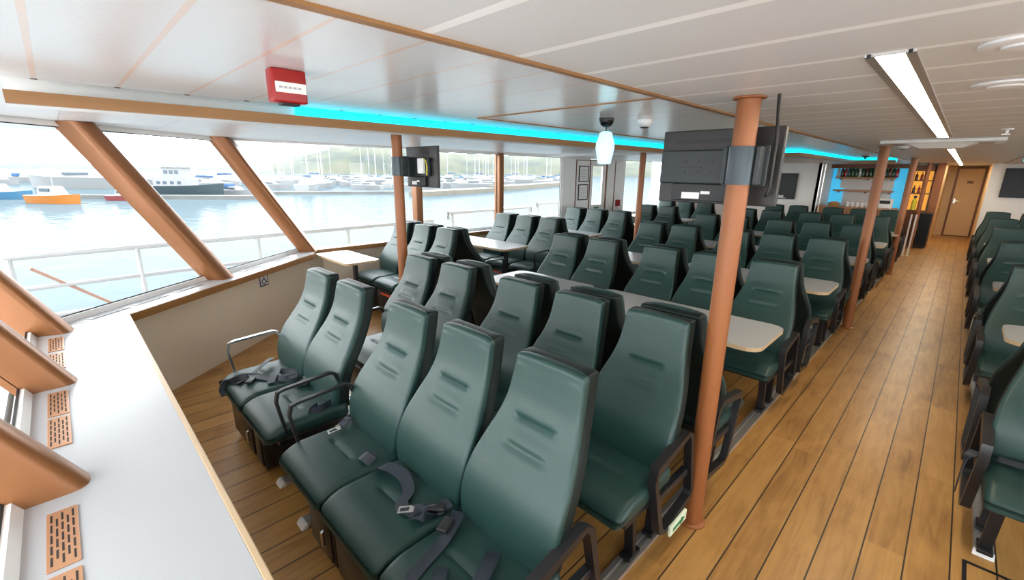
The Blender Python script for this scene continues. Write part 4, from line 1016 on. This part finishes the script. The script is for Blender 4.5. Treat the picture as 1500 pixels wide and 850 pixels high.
BP = [at(120, 276), at(345, 287), at(272, 289)] + [at(738+92*t/12, 283-11*t/12) for t in range(13)] + [at(630+105*t/6, 288-7*t/6) for t in range(7)]
for px0, px1, py0, py1, n in ((0, 250, 265, 274, 12), (240, 385, 264, 276, 9), (395, 580, 263, 279, 36), (600, 735, 263, 278, 26), (745, 830, 262, 271, 14)):
    for i in range(n):
      for tries in range(30):
        px = px0+(px1-px0)*(i+random.random()*.8)/n; py = py0+(py1-py0)*random.random(); q_ = at(px, py)
        if all((q_-u_).length > 9.5 for u_ in BP): break
      if tries < 29:
        BP.append(q_)
        r = random.random(); rz = YW+random.choice((0, PI, PI/2, .3))+random.uniform(-.2, .2)
        if r < .35: boat(px, py, 'sail', 'hull_white', rz, 'white sailing yacht with a bare mast moored in the distant marina', GS, scale=random.uniform(.85, 1.15))
        elif r < .6: boat(px, py, 'sail', 'hull_white', rz, 'white sailing yacht with a blue sail cover moored in the distant marina', GB, scale=random.uniform(.85, 1.1), cover=True)
        elif r < .85: boat(px, py, 'cruiser', 'hull_white', rz, 'white cabin cruiser moored in the distant marina', GC, scale=random.uniform(.7, 1.1))
        else: boat(px, py, 'cruiser', 'hull_white', rz, 'white cabin cruiser with a blue canopy moored in the distant marina', 'white cruisers with blue canopies in the distant marina', scale=random.uniform(.7, 1.), cover=True)
def pontoon(p, q, w, h, m, label, name='pontoon'):
    a, b = at(*p), at(*q); d = (b-a).normalized(); n = Vector((-d.y, d.x, 0))*w
    lo = [tuple(x+Vector((0, 0, -.2))) for x in (a, b, b+n, a+n)]
    o = MB().hull(lo, [(x[0], x[1], WZ+h) for x in lo]).obj(name, m); tag(o, label, 'pontoon'); return o
pontoon((46, 291.5), (372, 292.5), 1.6, .45, 'pontoon', 'long grey floating pontoon in front of the navy trawler')
pontoon((392, 285), (585, 284), 1.6, .4, 'pontoon', 'grey floating pontoon seen below the green hill')
pontoon((630, 288), (735, 281), 4.0, .7, 'rock', 'stony breakwater end seen beyond the second side window', 'breakwater')
pontoon((742, 280), (830, 272), 4.0, .9, 'rock', 'long stony breakwater seen beyond the third side window', 'breakwater')

# ------------------------------------------------------------------ light
w = bpy.data.worlds.new('overcast_sky'); bpy.context.scene.world = w; w.use_nodes = True
n = w.node_tree.nodes; l = w.node_tree.links; bg = n['Background']
tc = n.new('ShaderNodeTexCoord'); sp = n.new('ShaderNodeSeparateXYZ'); l.new(tc.outputs['Generated'], sp.inputs[0])
cr = n.new('ShaderNodeValToRGB'); e = cr.color_ramp.elements
e[0].position = 0.; e[0].color = (.95, .95, .94, 1); e[1].position = 1.; e[1].color = (.80, .88, .96, 1)
x = e.new(.08); x.color = (.93, .95, .96, 1); x = e.new(.3); x.color = (.86, .92, .97, 1)
l.new(math_node(n, l, 'ABSOLUTE', sp.outputs[2]), cr.inputs[0])
cl = n.new('ShaderNodeTexNoise'); cl.inputs['Scale'].default_value = 2.2; cl.inputs['Detail'].default_value = 6
mp = n.new('ShaderNodeMapping'); mp.inputs['Scale'].default_value = (1, 1, 3.5); l.new(tc.outputs['Generated'], mp.inputs['Vector']); l.new(mp.outputs[0], cl.inputs['Vector'])
c2 = n.new('ShaderNodeValToRGB'); c2.color_ramp.elements[0].position = .42; c2.color_ramp.elements[1].position = .68; l.new(cl.outputs['Fac'], c2.inputs[0])
mxn = n.new('ShaderNodeMix'); mxn.data_type = 'RGBA'; l.new(c2.outputs[0], mxn.inputs[0]); l.new(cr.outputs[0], mxn.inputs[6]); mxn.inputs[7].default_value = (1, .99, .98, 1)
l.new(mxn.outputs[2], bg.inputs['Color']); bg.inputs['Strength'].default_value = 4.5

def portal(name, loc, rot, sx, sy):
    L = bpy.data.lights.new(name, 'AREA'); L.shape = 'RECTANGLE'; L.size = sx; L.size_y = sy; L.cycles.is_portal = True
    o = bpy.data.objects.new(name, L); C.objects.link(o); o.location = loc; o.rotation_euler = rot
portal('portal_port', (XP-.15, 6.6, 1.42), (0, -PI/2, 0), 1.35, 10.5)
portal('portal_starboard', (XS+.15, 6.6, 1.42), (0, PI/2, 0), 1.35, 10.5)
portal('portal_bow', (CX, YF+LEAN-.2, 1.42), (PI/2, 0, 0), 9.5, 1.4)

# ------------------------------------------------------------------ camera and view
cam = bpy.data.cameras.new('camera'); co = bpy.data.objects.new('camera', cam); C.objects.link(co)
cam.sensor_width = 36; cam.lens = 650.5/1500*36; cam.clip_end = 5000; cam.clip_start = .05
p, r, yw = math.radians(14.96), math.radians(.615), math.radians(44.74)
fw = Vector((-math.sin(yw)*math.cos(p), math.cos(yw)*math.cos(p), -math.sin(p))); rt = Vector((math.cos(yw), math.sin(yw), 0)); up = rt.cross(fw)
r2 = rt*math.cos(r)+up*math.sin(r); u2 = -rt*math.sin(r)+up*math.cos(r)
co.matrix_world = Matrix(((r2.x, u2.x, -fw.x, 0), (r2.y, u2.y, -fw.y, 0), (r2.z, u2.z, -fw.z, 1.75), (0, 0, 0, 1)))
sc = bpy.context.scene; sc.camera = co
sc.view_settings.view_transform = 'Standard'; sc.view_settings.look = 'None'; sc.view_settings.gamma = 1; sc.view_settings.use_curve_mapping = False
sc.view_settings.exposure = 1.0
sc.cycles.use_denoising = True
sc.cycles.max_bounces = 10; sc.cycles.diffuse_bounces = 6; sc.cycles.transparent_max_bounces = 16
